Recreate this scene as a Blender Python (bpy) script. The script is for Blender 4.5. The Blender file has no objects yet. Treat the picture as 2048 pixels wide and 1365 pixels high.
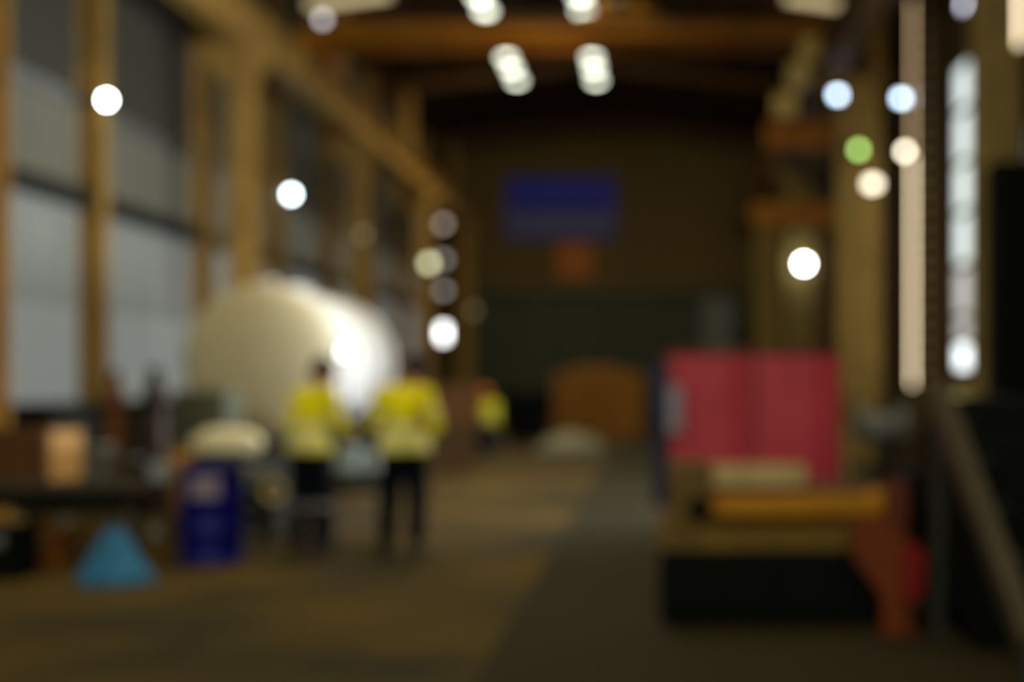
import bpy, bmesh, math, random
from mathutils import Vector, Matrix

random.seed(7)
sc = bpy.context.scene
COL = sc.collection

# ------------------------------------------------------------------ camera
H = 1.53                 # eye height
K = 2048 * 50 / 36.0     # focal length in pixels of the 2048 px frame
cam_d = bpy.data.cameras.new('camera')
cam = bpy.data.objects.new('camera', cam_d)
COL.objects.link(cam)
cam.location = (0, 0, H)
cam.rotation_euler = (math.radians(90), 0, 0)
cam_d.lens = 50
cam_d.sensor_width = 36
cam_d.shift_x = -(1305 - 1024) / 2048
cam_d.shift_y = (760 - 682.5) / 2048
cam_d.clip_start = 0.05
cam_d.clip_end = 200
cam_d.dof.use_dof = True
cam_d.dof.focus_distance = 1.74
cam_d.dof.aperture_fstop = 1.4
sc.camera = cam

# ------------------------------------------------------------------ world, big lights, exposure
w = bpy.data.worlds.new('world')
sc.world = w
w.use_nodes = True
w.node_tree.nodes['Background'].inputs[0].default_value = (0.60, 0.57, 0.38, 1)
w.node_tree.nodes['Background'].inputs[1].default_value = 0.06

sc.view_settings.view_transform = 'Standard'
sc.view_settings.look = 'None'
sc.view_settings.exposure = 0.0
sc.view_settings.gamma = 1.0
sc.view_settings.use_curve_mapping = False
sc.cycles.use_adaptive_sampling = False
sc.cycles.max_bounces = 5
sc.cycles.diffuse_bounces = 3
sc.cycles.sample_clamp_indirect = 3.0
sc.cycles.caustics_reflective = False
sc.cycles.caustics_refractive = False


def area(name, loc, rot, sx, sy, power, color, spread=180):
    d = bpy.data.lights.new(name, 'AREA')
    d.shape = 'RECTANGLE'
    d.size, d.size_y = sx, sy
    d.energy = power
    d.color = color
    d.spread = math.radians(spread)
    o = bpy.data.objects.new(name, d)
    COL.objects.link(o)
    o.location = loc
    o.rotation_euler = rot
    return o


# daylight coming in through the open lorry door of the right wall (Y 16.6..18.1)
area('daylight_lorry_door', (5.25, 17.35, 2.0), (0, math.radians(90), 0), 3.6, 1.5, 1500, (0.93, 0.97, 1.0))
# added overhead fill under an unseen ridge skylight, spread kept off the upper walls
area('overhead_fill', (-1.85, 21.0, 11.0), (0, 0, 0), 2.2, 26.0, 600, (1.0, 0.86, 0.50), 115)

# unseen fill light added behind the camera for faces turned towards it
area('front_fill', (-1.85, -2.6, 5.6), (math.radians(84), 0, 0), 11.0, 3.0, 820, (0.98, 0.94, 0.70))

# ------------------------------------------------------------------ helpers
def wx(px, Y):
    return (px - 1305) * Y / K


def wz(py, Y):
    return H + (760 - py) * Y / K


def srgb(r, g, b):
    f = lambda c: (c / 255 / 12.92) if c / 255 <= 0.04045 else ((c / 255 + 0.055) / 1.055) ** 2.4
    return (f(r), f(g), f(b))


MATS = {}


def mat(name, col, rough=0.6, metal=0.0, var=0.25, scale=6.0, bump=0.0, stretch=(1, 1, 1), spec=0.25, dark=None, trans=0.0):
    """painted / raw surface with procedural tone variation and wear"""
    if name in MATS:
        return MATS[name]
    m = bpy.data.materials.new(name)
    m.use_nodes = True
    nt = m.node_tree
    b = nt.nodes['Principled BSDF']
    tc = nt.nodes.new('ShaderNodeTexCoord')
    mp = nt.nodes.new('ShaderNodeMapping')
    mp.inputs['Scale'].default_value = stretch
    nt.links.new(tc.outputs['Object'], mp.inputs[0])
    n = nt.nodes.new('ShaderNodeTexNoise')
    n.inputs['Scale'].default_value = scale
    n.inputs['Detail'].default_value = 5
    nt.links.new(mp.outputs[0], n.inputs['Vector'])
    r = nt.nodes.new('ShaderNodeValToRGB')
    d = dark if dark else tuple(c * (1 - var) for c in col)
    l = tuple(min(1, c * (1 + var * 0.6)) for c in col)
    r.color_ramp.elements[0].position = 0.3
    r.color_ramp.elements[1].position = 0.7
    r.color_ramp.elements[0].color = (*d, 1)
    r.color_ramp.elements[1].color = (*l, 1)
    nt.links.new(n.outputs['Fac'], r.inputs[0])
    nt.links.new(r.outputs[0], b.inputs['Base Color'])
    b.inputs['Roughness'].default_value = rough
    b.inputs['Metallic'].default_value = metal
    b.inputs['Specular IOR Level'].default_value = spec
    if bump:
        bp = nt.nodes.new('ShaderNodeBump')
        bp.inputs['Strength'].default_value = bump
        bp.inputs['Distance'].default_value = 0.01
        nt.links.new(n.outputs['Fac'], bp.inputs['Height'])
        nt.links.new(bp.outputs[0], b.inputs['Normal'])
    if trans:
        t = nt.nodes.new('ShaderNodeBsdfTranslucent')
        nt.links.new(r.outputs[0], t.inputs['Color'])
        mx = nt.nodes.new('ShaderNodeMixShader')
        mx.inputs[0].default_value = trans
        out = nt.nodes['Material Output']
        nt.links.new(b.outputs[0], mx.inputs[1])
        nt.links.new(t.outputs[0], mx.inputs[2])
        nt.links.new(mx.outputs[0], out.inputs[0])
    MATS[name] = m
    return m


def glow(name, col, strength):
    """the lit glass of a lamp or a daylit pane"""
    if name in MATS:
        return MATS[name]
    m = bpy.data.materials.new(name)
    m.use_nodes = True
    b = m.node_tree.nodes['Principled BSDF']
    b.inputs['Base Color'].default_value = (*[min(1, c) * 0.5 for c in col], 1)
    b.inputs['Emission Color'].default_value = (*col, 1)
    b.inputs['Emission Strength'].default_value = strength
    b.inputs['Roughness'].default_value = 0.3
    MATS[name] = m
    return m


class MB:
    """collects shapes into one mesh"""
    def __init__(s):
        s.bm = bmesh.new()

    def box(s, x0, x1, y0, y1, z0, z1, bevel=0.0, M=None):
        r = bmesh.ops.create_cube(s.bm, size=1)
        vs = r['verts']
        for v in vs:
            v.co = Vector(((x0 + x1) / 2 + v.co.x * (x1 - x0), (y0 + y1) / 2 + v.co.y * (y1 - y0), (z0 + z1) / 2 + v.co.z * (z1 - z0)))
        if bevel:
            es = list({e for v in vs for e in v.link_edges})
            r2 = bmesh.ops.bevel(s.bm, geom=es, offset=bevel, segments=2, affect='EDGES', profile=0.5)
            vs = list({v for f in r2['faces'] for v in f.verts} | {v for v in vs if v.is_valid})
        if M is not None:
            for v in vs:
                v.co = M @ v.co
        return s

    def bar(s, a, b, wdt, hgt, up=(0, 0, 1)):
        """rectangular bar from a to b"""
        a, b = Vector(a), Vector(b)
        d = (b - a)
        L = d.length
        z = d.normalized()
        u = Vector(up)
        if abs(u.dot(z)) > 0.98:
            u = Vector((0, 1, 0))
        x = u.cross(z).normalized()
        y = z.cross(x)
        M = Matrix((x, y, z)).transposed().to_4x4()
        M.translation = a
        return s.box(-wdt / 2, wdt / 2, -hgt / 2, hgt / 2, 0, L, 0, M)

    def cyl(s, a, b, r0, r1=None, n=20, smooth=True):
        r1 = r0 if r1 is None else r1
        a, b = Vector(a), Vector(b)
        z = (b - a).normalized()
        u = Vector((0, 0, 1)) if abs(z.z) < 0.98 else Vector((1, 0, 0))
        x = u.cross(z).normalized()
        y = z.cross(x)
        A = [s.bm.verts.new(a + (x * math.cos(t) + y * math.sin(t)) * r0) for t in [2 * math.pi * i / n for i in range(n)]]
        B = [s.bm.verts.new(b + (x * math.cos(t) + y * math.sin(t)) * r1) for t in [2 * math.pi * i / n for i in range(n)]]
        for i in range(n):
            f = s.bm.faces.new((A[i], A[(i + 1) % n], B[(i + 1) % n], B[i]))
            f.smooth = smooth
        s.bm.faces.new(A[::-1])
        s.bm.faces.new(B)
        return s

    def lathe(s, prof, origin=(0, 0, 0), axis=(0, 0, 1), n=28, smooth=True):
        """profile [(radius, height), ...] turned round an axis"""
        o = Vector(origin)
        z = Vector(axis).normalized()
        u = Vector((0, 0, 1)) if abs(z.z) < 0.98 else Vector((1, 0, 0))
        x = u.cross(z).normalized()
        y = z.cross(x)
        rings = []
        for (r, h) in prof:
            if r < 1e-5:
                rings.append([s.bm.verts.new(o + z * h)])
            else:
                rings.append([s.bm.verts.new(o + z * h + (x * math.cos(t) + y * math.sin(t)) * r) for t in [2 * math.pi * i / n for i in range(n)]])
        for A, B in zip(rings, rings[1:]):
            for i in range(n):
                j = (i + 1) % n
                q = [A[i % len(A)], A[j % len(A)], B[j % len(B)], B[i % len(B)]]
                q2 = []
                for v in q:
                    if v not in q2:
                        q2.append(v)
                if len(q2) > 2:
                    f = s.bm.faces.new(q2)
                    f.smooth = smooth
        for R, fl in ((rings[0], True), (rings[-1], False)):
            if len(R) > 1:
                s.bm.faces.new(R[::-1] if fl else R)
        return s

    def sphere(s, c, r, sx=1, sy=1, sz=1, n=16):
        q = bmesh.ops.create_uvsphere(s.bm, u_segments=n, v_segments=max(6, n // 2), radius=r)
        for v in q['verts']:
            v.co = Vector(c) + Vector((v.co.x * sx, v.co.y * sy, v.co.z * sz))
            for f in v.link_faces:
                f.smooth = True
        return s

    def prism(s, pts, axis, t0, t1):
        """flat outline pts extruded along axis 'x','y' or 'z'"""
        def mk(p, t):
            return {'x': (t, p[0], p[1]), 'y': (p[0], t, p[1]), 'z': (p[0], p[1], t)}[axis]
        A = [s.bm.verts.new(mk(p, t0)) for p in pts]
        B = [s.bm.verts.new(mk(p, t1)) for p in pts]
        n = len(pts)
        for i in range(n):
            s.bm.faces.new((A[i], A[(i + 1) % n], B[(i + 1) % n], B[i]))
        s.bm.faces.new(A[::-1])
        s.bm.faces.new(B)
        return s

    def build(s, name, m, parent=None, loc=None):
        bmesh.ops.recalc_face_normals(s.bm, faces=s.bm.faces[:])
        me = bpy.data.meshes.new(name)
        s.bm.to_mesh(me)
        s.bm.free()
        me.materials.append(m)
        o = bpy.data.objects.new(name, me)
        COL.objects.link(o)
        if parent:
            o.parent = parent
        if loc:
            o.location = loc
        return o


def thing(name, label, cat, loc=(0, 0, 0), rz=0.0, group=None):
    o = bpy.data.objects.new(name, None)
    COL.objects.link(o)
    o.location = loc
    o.rotation_euler = (0, 0, rz)
    o['label'] = label
    o['category'] = cat
    if group:
        o['group'] = group
    return o


def tag(o, label, cat, group=None):
    o['label'] = label
    o['category'] = cat
    if group:
        o['group'] = group
    return o


def struct(o):
    o['kind'] = 'structure'
    return o


def share(name, src, parent, loc, scale=None, rot=None):
    """another piece with the same mesh"""
    o = bpy.data.objects.new(name, src.data)
    COL.objects.link(o)
    o.parent = parent
    o.location = loc
    if scale:
        o.scale = scale
    if rot:
        o.rotation_euler = rot
    return o


# ------------------------------------------------------------------ materials
TAN = mat('tan_paint', srgb(176, 140, 72), 0.55, var=0.2, scale=2.5)
def glow_sheet(name, col, strength, base=srgb(112, 114, 106)):
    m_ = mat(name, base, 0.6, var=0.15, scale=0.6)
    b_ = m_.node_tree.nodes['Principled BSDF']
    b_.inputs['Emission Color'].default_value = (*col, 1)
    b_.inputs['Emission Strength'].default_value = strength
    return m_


# wall sheets: light fading upwards is put into each course's glow and colour
SHEETS = [glow_sheet('lowest_glow_sheet', (.93, 1.0, .97), .185), glow_sheet('lower_glow_sheet', (.93, 1.0, .95), .125), glow_sheet('middle_glow_sheet', (1.0, .98, .78), .05, srgb(96, 96, 82)),
          glow_sheet('upper_glow_sheet', (1.0, .95, .70), .016, srgb(58, 56, 45)), glow_sheet('highest_glow_sheet', (1.0, .92, .66), .007, srgb(46, 44, 34))]
DARKSTEEL = mat('dark_steel', srgb(52, 54, 50), 0.5, 0.3, var=0.25)
BLACK = mat('black_steel', srgb(5, 7, 5), 0.7, var=0.3, spec=0.1)
BROWNCLAD = mat('brown_cladding', srgb(118, 98, 50), 0.6, var=0.22, scale=0.8, stretch=(0.4, 1, 2))
ROOFM = mat('roof_deck_paint', srgb(74, 52, 26), 0.7, var=0.3, scale=1.0)
STEELBROWN = mat('brown_primer_steel', srgb(96, 66, 32), 0.6, var=0.25)
ROLLER = mat('roller_door_paint', srgb(84, 90, 74), 0.55, var=0.15, scale=1.0)
ORANGE = mat('crane_orange', srgb(166, 104, 8), 0.55, var=0.25, scale=1.2)
YELLOW = mat('machine_yellow', srgb(176, 118, 4), 0.6, var=0.3, scale=4)
GREY = mat('mid_grey_paint', srgb(120, 122, 120), 0.5, var=0.2)
LGREY = mat('light_grey_paint', srgb(188, 192, 196), 0.45, var=0.12)
WOOD = mat('raw_timber', srgb(176, 122, 62), 0.7, var=0.35, scale=3, stretch=(1, 1, 8))
WOODL = mat('pale_timber', srgb(222, 186, 128), 0.7, var=0.2, scale=3, stretch=(8, 1, 1))
CONC = mat('dado_concrete', srgb(66, 62, 52), 0.8, var=0.3)
GLASS_DIRT = mat('dusty_glass', srgb(120, 122, 112), 0.2, var=0.3)


def floor_material():
    m = bpy.data.materials.new('worn_concrete_floor')
    m.use_nodes = True
    nt = m.node_tree
    b = nt.nodes['Principled BSDF']
    tc = nt.nodes.new('ShaderNodeTexCoord')
    sep = nt.nodes.new('ShaderNodeSeparateXYZ')
    nt.links.new(tc.outputs['Object'], sep.inputs[0])
    n = nt.nodes.new('ShaderNodeTexNoise')
    n.inputs['Scale'].default_value = 0.6
    n.inputs['Detail'].default_value = 6
    nt.links.new(tc.outputs['Object'], n.inputs['Vector'])
    # darker floor tone to the right of a straight lengthwise edge
    st = nt.nodes.new('ShaderNodeMath')
    st.operation = 'GREATER_THAN'
    st.inputs[1].default_value = -0.90
    nt.links.new(sep.outputs['X'], st.inputs[0])
    r1 = nt.nodes.new('ShaderNodeValToRGB')
    r1.color_ramp.elements[0].position = 0.34
    r1.color_ramp.elements[1].position = 0.64
    r1.color_ramp.elements[0].color = (*srgb(40, 37, 20), 1)
    r1.color_ramp.elements[1].color = (*srgb(93, 73, 24), 1)
    nt.links.new(n.outputs['Fac'], r1.inputs[0])
    r2 = nt.nodes.new('ShaderNodeValToRGB')
    r2.color_ramp.elements[0].color = (*srgb(34, 30, 14), 1)
    r2.color_ramp.elements[1].color = (*srgb(50, 41, 15), 1)
    nt.links.new(n.outputs['Fac'], r2.inputs[0])
    mx = nt.nodes.new('ShaderNodeMix')
    mx.data_type = 'RGBA'
    nt.links.new(st.outputs[0], mx.inputs[0])
    nt.links.new(r1.outputs[0], mx.inputs[6])
    nt.links.new(r2.outputs[0], mx.inputs[7])
    nt.links.new(mx.outputs[2], b.inputs['Base Color'])
    rr = nt.nodes.new('ShaderNodeMapRange')
    rr.inputs['To Min'].default_value = 0.55
    rr.inputs['To Max'].default_value = 0.85
    nt.links.new(n.outputs['Fac'], rr.inputs['Value'])
    nt.links.new(rr.outputs[0], b.inputs['Roughness'])
    b.inputs['Specular IOR Level'].default_value = 0.18
    return m


# ------------------------------------------------------------------ the hall
XL, XR, YB = -8.5, 4.8, 55.0
RIDGE_X = -1.85


def roof_z(x):
    return 11.6 - 0.13 * abs(x - RIDGE_X)


struct(MB().box(XL - 0.3, XR + 3.0, -3, YB + 0.3, -0.2, 0).build('floor', floor_material()))

# roof: two slopes with an added, unseen skylight slot along the ridge up to Y 35
m = MB()
for x0, x1 in ((XL - 0.3, RIDGE_X - 1.2), (RIDGE_X + 1.2, XR + 0.3)):
    m.prism([(x0, roof_z(x0)), (x1, roof_z(x1)), (x1, roof_z(x1) + 0.12), (x0, roof_z(x0) + 0.12)], 'y', -3, YB + 0.3)
x0, x1 = RIDGE_X - 1.2, RIDGE_X + 1.2
m.prism([(x0, roof_z(x0)), (RIDGE_X, roof_z(RIDGE_X)), (x1, roof_z(x1)), (x1, roof_z(x1) + 0.12), (RIDGE_X, roof_z(RIDGE_X) + 0.12), (x0, roof_z(x0) + 0.12)], 'y', 35.2, YB + 0.3)
roof = struct(m.build('ceiling', ROOFM))
src = None
for i in range(20):
    y0 = 4.8 + i * 1.52
    if src is None:
        src = MB().box(-1.25, 1.25, 0, 1.46, 0, 0.03).build('pane', mat('frosted_roof_pane', srgb(225, 225, 215), 0.4, var=0.05), roof, (RIDGE_X, y0, 11.7))
    else:
        share('pane', src, roof, (RIDGE_X, y0, 11.7))
# purlins
src = None
for sgn in (-1, 1):
    for k in range(5):
        x = RIDGE_X + sgn * (1.45 + k * 1.2)
        if x < XL + .1 or x > XR - .1:
            continue
        z = roof_z(x) - 0.09
        if src is None:
            src = MB().box(-0.05, 0.05, 26, YB, -0.09, 0.09).build('purlin', STEELBROWN, roof, (x, 0, z))
        else:
            share('purlin', src, roof, (x, 0, z))

# rafters, one for each frame of the hall
FR = [16.3, 24.4, 34.0, 43.6, 53.2]
for y in FR:
    m = MB()
    for x0, x1 in ((XL, RIDGE_X), (XR, RIDGE_X)):
        a, b = (x0, y, roof_z(x0) - 0.36), (x1, y, roof_z(x1) - 0.36)
        m.bar(a, b, 0.22, 0.34)
        m.bar((x0, y, roof_z(x0) - 1.0), Vector(a).lerp(Vector(b), .22), 0.2, 0.2)
    struct(m.build('roof_rafter', STEELBROWN))

# left wall: posts, pale corrugated sheets, dark girts, concrete dado
wl = struct(MB().box(XL - 0.30, XL - 0.12, -3, YB, 0, 10.9).build('wall_left', CONC))
MB().box(XL - 0.12, XL + 0.10, 2, YB - .1, 0, 1.15).build('dado', CONC, wl)
POSTS = [10.9, 16.0, 21.1, 26.2, 31.3, 36.4, 41.5, 46.6, 51.7]


def sheet(x, y0, y1, z0, z1, nrib, M, parent):
    """trapezoid-corrugated wall sheet facing +X, one mesh"""
    pts = []
    stp = (y1 - y0) / nrib
    for i in range(nrib):
        a = y0 + i * stp
        pts += [(x, a), (x, a + stp * .5), (x + .04, a + stp * .6), (x + .04, a + stp * .9)]
    pts += [(x, y1), (x - .02, y1), (x - .02, y0)]
    return MB().prism(pts, 'z', z0, z1).build('panel', M, parent)


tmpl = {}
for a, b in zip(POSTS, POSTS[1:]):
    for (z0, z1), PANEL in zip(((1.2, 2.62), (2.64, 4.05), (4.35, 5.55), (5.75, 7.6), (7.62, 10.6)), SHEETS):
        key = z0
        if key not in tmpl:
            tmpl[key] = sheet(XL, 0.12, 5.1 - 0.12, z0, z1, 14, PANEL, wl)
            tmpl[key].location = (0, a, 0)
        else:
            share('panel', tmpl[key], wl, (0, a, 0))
MB().box(XL - .1, XL + 0.16, 2, YB - .1, 4.05, 4.35).build('girt', DARKSTEEL, wl)
MB().box(XL - .1, XL + 0.06, 2, YB - .1, 5.57, 5.73).build('girt', GREY, wl)


def ibeam_column(m, x, y, z0, z1, d=0.38, wdt=0.30, along='x'):
    """H section: web + two flanges; web runs along x (flanges face +-x) or y"""
    t = 0.03
    if along == 'x':
        m.box(x - d / 2, x + d / 2, y - t / 2, y + t / 2, z0, z1)
        m.box(x - d / 2, x - d / 2 + t, y - wdt / 2, y + wdt / 2, z0, z1)
        m.box(x + d / 2 - t, x + d / 2, y - wdt / 2, y + wdt / 2, z0, z1)
    else:
        m.box(x - t / 2, x + t / 2, y - d / 2, y + d / 2, z0, z1)
        m.box(x - wdt / 2, x + wdt / 2, y - d / 2, y - d / 2 + t, z0, z1)
        m.box(x - wdt / 2, x + wdt / 2, y + d / 2 - t, y + d / 2, z0, z1)
    return m


for y in POSTS[1:]:
    m = MB()
    ibeam_column(m, XL + 0.2, y, 0, roof_z(XL) - 0.2, 0.36, 0.30, 'x')
    m.box(XL - .02, XL + .45, y - .22, y + .22, 0, .04)
    struct(m.build('wall_post', TAN))

CXL, CXR = -7.0, 3.9
for y in (14.8, 24.4, 34.0, 43.6, 53.2):
    m = MB()
    ibeam_column(m, CXL, y, 0, 7.2, 0.45, 0.42, 'y')
    m.box(CXL - .35, CXL + .35, y - .35, y + .35, 0, .05)
    # corbel under the runway beam
    m.prism([(CXL - .15, 6.5), (CXL + .45, 7.05), (CXL + .45, 7.25), (CXL - .75, 7.25), (CXL - .75, 7.05)], 'y', y - .20, y + .20)
    # upper shaft up to the truss
    ibeam_column(m, CXL - .45, y, 7.2, roof_z(CXL - .45) - .55, 0.30, 0.26, 'y')
    struct(m.build('crane_column', TAN))
OLTAN = mat('olive_tan_paint', srgb(150, 128, 72), 0.55, var=0.2, scale=2.5)
for y in (16.3, 27.0, 37.7, 48.4):
    m = MB()
    ibeam_column(m, CXR, y, 0, 7.2, 0.45, 0.80 if y > 20 else 0.44, 'y')
    m.box(CXR - .35, CXR + .35, y - .35, y + .35, 0, .05)
    m.prism([(CXR + .15, 6.5), (CXR - .70, 7.05), (CXR - .70, 7.25), (CXR + .45, 7.25), (CXR + .45, 7.05)], 'y', y - .20, y + .20)
    ibeam_column(m, CXR + .35, y, 7.2, roof_z(CXR + .35) - .3, 0.30, 0.26, 'y')
    struct(m.build('crane_column', OLTAN))
for x, name in ((CXL, 'l'), (3.4, 'r')):
    m = MB()
    m.box(x - .02, x + .02, 8, YB - .4, 7.25, 7.98)
    m.box(x - .20, x + .20, 8, YB - .4, 7.25, 7.29)
    m.box(x - .20, x + .20, 8, YB - .4, 7.94, 7.98)
    for k in range(20):
        m.box(x - .18, x + .18, 9 + k * 2.35, 9.02 + k * 2.35, 7.29, 7.94)
    rb = struct(m.build('runway_beam', TAN if name == 'l' else STEELBROWN))
    MB().box(x - .03, x + .03, 8, YB - .4, 7.98, 8.04).build('crane_rail', DARKSTEEL, rb)

# back wall with horizontal cladding courses
DX0, DX1, DZ = wx(945, YB), wx(1490, YB), 4.82
wb = struct(MB().box(XL - .3, XR + .3, YB + .1, YB + .3, 0, 11.9).build('wall_back', BROWNCLAD))
nc = 13
z = DZ + .05
ch = (11.55 - z) / nc
src = None
for i in range(nc):
    prof = [(YB + .1, z), (YB - .02, z), (YB - .06, z + ch * .15), (YB - .06, z + ch * .8), (YB - .01, z + ch * .95), (YB + .1, z + ch * .95)]
    if src is None:
        z00 = z
        src = MB().prism(prof, 'x', XL, XR).build('panel', BROWNCLAD, wb)
    else:
        share('panel', src, wb, (0, 0, z - z00))
    z += ch
for xa, xb in ((XL, DX0 - .1), (DX1 + .1, XR)):
    z = 0.02
    src2 = None
    for i in range(9):
        prof = [(YB + .1, z), (YB - .02, z), (YB - .06, z + .08), (YB - .06, z + .42), (YB - .01, z + .5), (YB + .1, z + .5)]
        if src2 is None:
            src2 = MB().prism(prof, 'x', xa, xb).build('panel', BROWNCLAD, wb)
        else:
            share('panel', src2, wb, (0, 0, z - .02))
        z += .535

# roller door of the back wall
dr = struct(MB().box(DX0 - .12, DX1 + .12, YB - .01, YB + .12, 0, DZ).build('door_1', DARKSTEEL))
src = None
for i in range(20):
    z0 = i * 0.238 + .01
    if src is None:
        src = MB().prism([(YB - .03, 0), (YB - .09, .04), (YB - .10, .12), (YB - .09, .20), (YB - .03, .232)], 'x', DX0, DX1).build('slat', ROLLER, dr, (0, 0, z0))
    else:
        share('slat', src, dr, (0, 0, z0))
for xx in (DX0 - .08, DX1 + .08):
    MB().box(xx - .08, xx + .08, YB - .16, YB, 0, DZ).build('guide_rail', DARKSTEEL, dr)
MB().box(DX0 - .16, DX1 + .16, YB - .42, YB - .03, DZ, DZ + .42, .03).build('roller_box', mat('olive_box', srgb(104, 92, 52), .5), dr)

# right wall: dark sheets around the lorry door (Y 16.6..18.1), with narrow upright windows
wr = struct(MB().box(XR + .02, XR + .2, 18.1, YB + .3, 0, 10.9).box(XR + .02, XR + .2, 16.6, 18.1, 4.7, 10.9).box(XR + .02, XR + .2, 2, 16.6, 0, 10.9)
            .build('wall_right', mat('right_wall_brown', srgb(80, 62, 36), .7, var=.3, scale=1)))
m = MB()
m.box(XR - .03, XR + .3, 16.5, 16.6, 0, 4.8).box(XR - .03, XR + .3, 18.1, 18.2, 0, 4.8).box(XR - .03, XR + .3, 16.6, 18.1, 4.7, 4.8)
struct(m.build('door_2', DARKSTEEL))
src = None
for i in range(15):
    y0 = 18.2 + i * 2.4
    if src is None:
        pts = []
        for q in range(8):
            pts += [(XR + .02, q * .29), (XR + .02, q * .29 + .15), (XR - .02, q * .29 + .18), (XR - .02, q * .29 + .26)]
        pts += [(XR + .02, 2.34), (XR + .04, 2.34), (XR + .04, 0)]
        src = MB().prism(pts, 'z', 0, 10.6).build('panel', MATS['right_wall_brown'], wr, (0, y0, 0))
    else:
        share('panel', src, wr, (0, y0, 0))


def slit_window(idx, y0, y1, panes, frame_m):
    """upright window in the right wall; panes = [(z0, z1, material)]"""
    zs = [p[0] for p in panes] + [p[1] for p in panes]
    za, zb = min(zs) - .06, max(zs) + .06
    m = MB()
    m.box(XR - .05, XR + .02, y0 - .06, y0, za, zb).box(XR - .05, XR + .02, y1, y1 + .06, za, zb)
    m.box(XR - .05, XR + .02, y0, y1, za, za + .06).box(XR - .05, XR + .02, y0, y1, zb - .06, zb)
    o = struct(m.build('window_%d' % idx, frame_m))
    for (z0, z1, g) in panes:
        MB().box(XR - .035, XR - .022, y0, y1, z0, z1).build('pane', g, o)
    for (z0, z1, g), nx in zip(panes, panes[1:]):
        MB().box(XR - .05, XR, y0, y1, z1, nx[0]).build('transom', frame_m, o)
    return o


WARMW = glow('warm_daylit_pane', (1.0, 0.80, 0.52), 4.2)
WARMD = glow('dim_warm_daylit_pane', (0.9, 0.62, 0.34), 1.7)
COOLW = glow('cool_daylit_pane', (0.80, 0.90, 0.88), 1.35)
COOLB = glow('bright_daylit_pane', (0.90, 0.97, 1.0), 2.6)
COOLD = glow('dim_daylit_pane', (0.62, 0.62, 0.60), 1.1)
LAV = glow('lavender_daylit_pane', (0.72, 0.72, 0.85), 6.0)
Y1 = K * (XR - .03) / (1826 - 1305)
slit_window(1, Y1 - .16, Y1 + .16, [(wz(772, Y1), wz(310, Y1), WARMW), (wz(300, Y1), wz(0, Y1), WARMD)], STEELBROWN)
Y2 = K * (XR - .03) / (1929 - 1305)
d2 = .52
slit_window(2, Y2 - d2, Y2 + d2, [
    (wz(738, Y2), wz(690, Y2), COOLB), (wz(675, Y2), wz(640, Y2), COOLD), (wz(628, Y2), wz(540, Y2), COOLD), (wz(525, Y2), wz(430, Y2), COOLW),
    (wz(418, Y2), wz(330, Y2), COOLW), (wz(318, Y2), wz(225, Y2), COOLW), (wz(212, Y2), wz(130, Y2), COOLW)], GREY)
slit_window(3, Y2 - .2, Y2 + .2, [(wz(18, Y2), wz(0, Y2), LAV)], GREY)
Y3 = K * (XR - .03) / (2040 - 1305)
slit_window(4, Y3 - .15, Y3 + .15, [(wz(92, Y3), wz(-60, Y3), WARMW)], STEELBROWN)

# narrow panes in the far left corner of the back wall
cw = struct(MB().box(wx(874, YB), wx(902, YB), YB - .16, YB - .06, wz(700, YB), wz(425, YB)).build('window_5', STEELBROWN))
for py, hh, g in ((450, 7, glow('brown_pane', (.62, .50, .40), 2.4)), (520, 7, glow('greyish_pane', (.5, .47, .42), 2.0)), (582, 6, glow('greyish_pane_low', (.5, .47, .42), 2.2)), (667, 14, glow('white_pane', (.92, .95, .92), 8))):
    MB().box(wx(881, YB), wx(895, YB), YB - .19, YB - .155, wz(py + hh, YB), wz(py - hh, YB)).build('pane', g, cw)

# ------------------------------------------------------------------ overhead crane
cr = thing('overhead_crane', 'orange overhead bridge crane spanning the hall under the roof', 'crane', (0, 30.0, 0))
GZ0, GZ1 = 8.60, 8.96
m = MB()
for dy in (-.55, .55):
    m.box(CXL + .1, 3.3, dy - .19, dy + .19, GZ0, GZ1, .02)
    m.box(CXL + .1, 3.3, dy - .25, dy + .25, GZ0 - .03, GZ0)
    m.box(CXL + .1, 3.3, dy - .25, dy + .25, GZ1, GZ1 + .03)
m.build('girder', ORANGE, cr)
for x in (CXL, 3.4):
    e = MB().box(x - .17, x + .17, -1.5, 1.5, 8.16, 8.62, .03).build('end_carriage', ORANGE, cr)
    for dy in (-1.15, 1.15):
        MB().cyl((x - .06, dy, 8.20), (x + .06, dy, 8.20), .16).build('wheel', DARKSTEEL, e)
tr = MB().box(-1.5, .1, -.85, .85, 8.97, 9.10, .02).box(-1.2, -.2, -.3, .3, 9.10, 9.55, .05).build('trolley', YELLOW, cr)
MB().cyl((-1.0, -.5, 9.28), (-.4, -.5, 9.28), .18).build('drum', DARKSTEEL, tr)
MB().box(CXL + .3, 3.1, -.82, -.74, 8.90, 8.97).build('festoon_rail', DARKSTEEL, cr)

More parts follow.
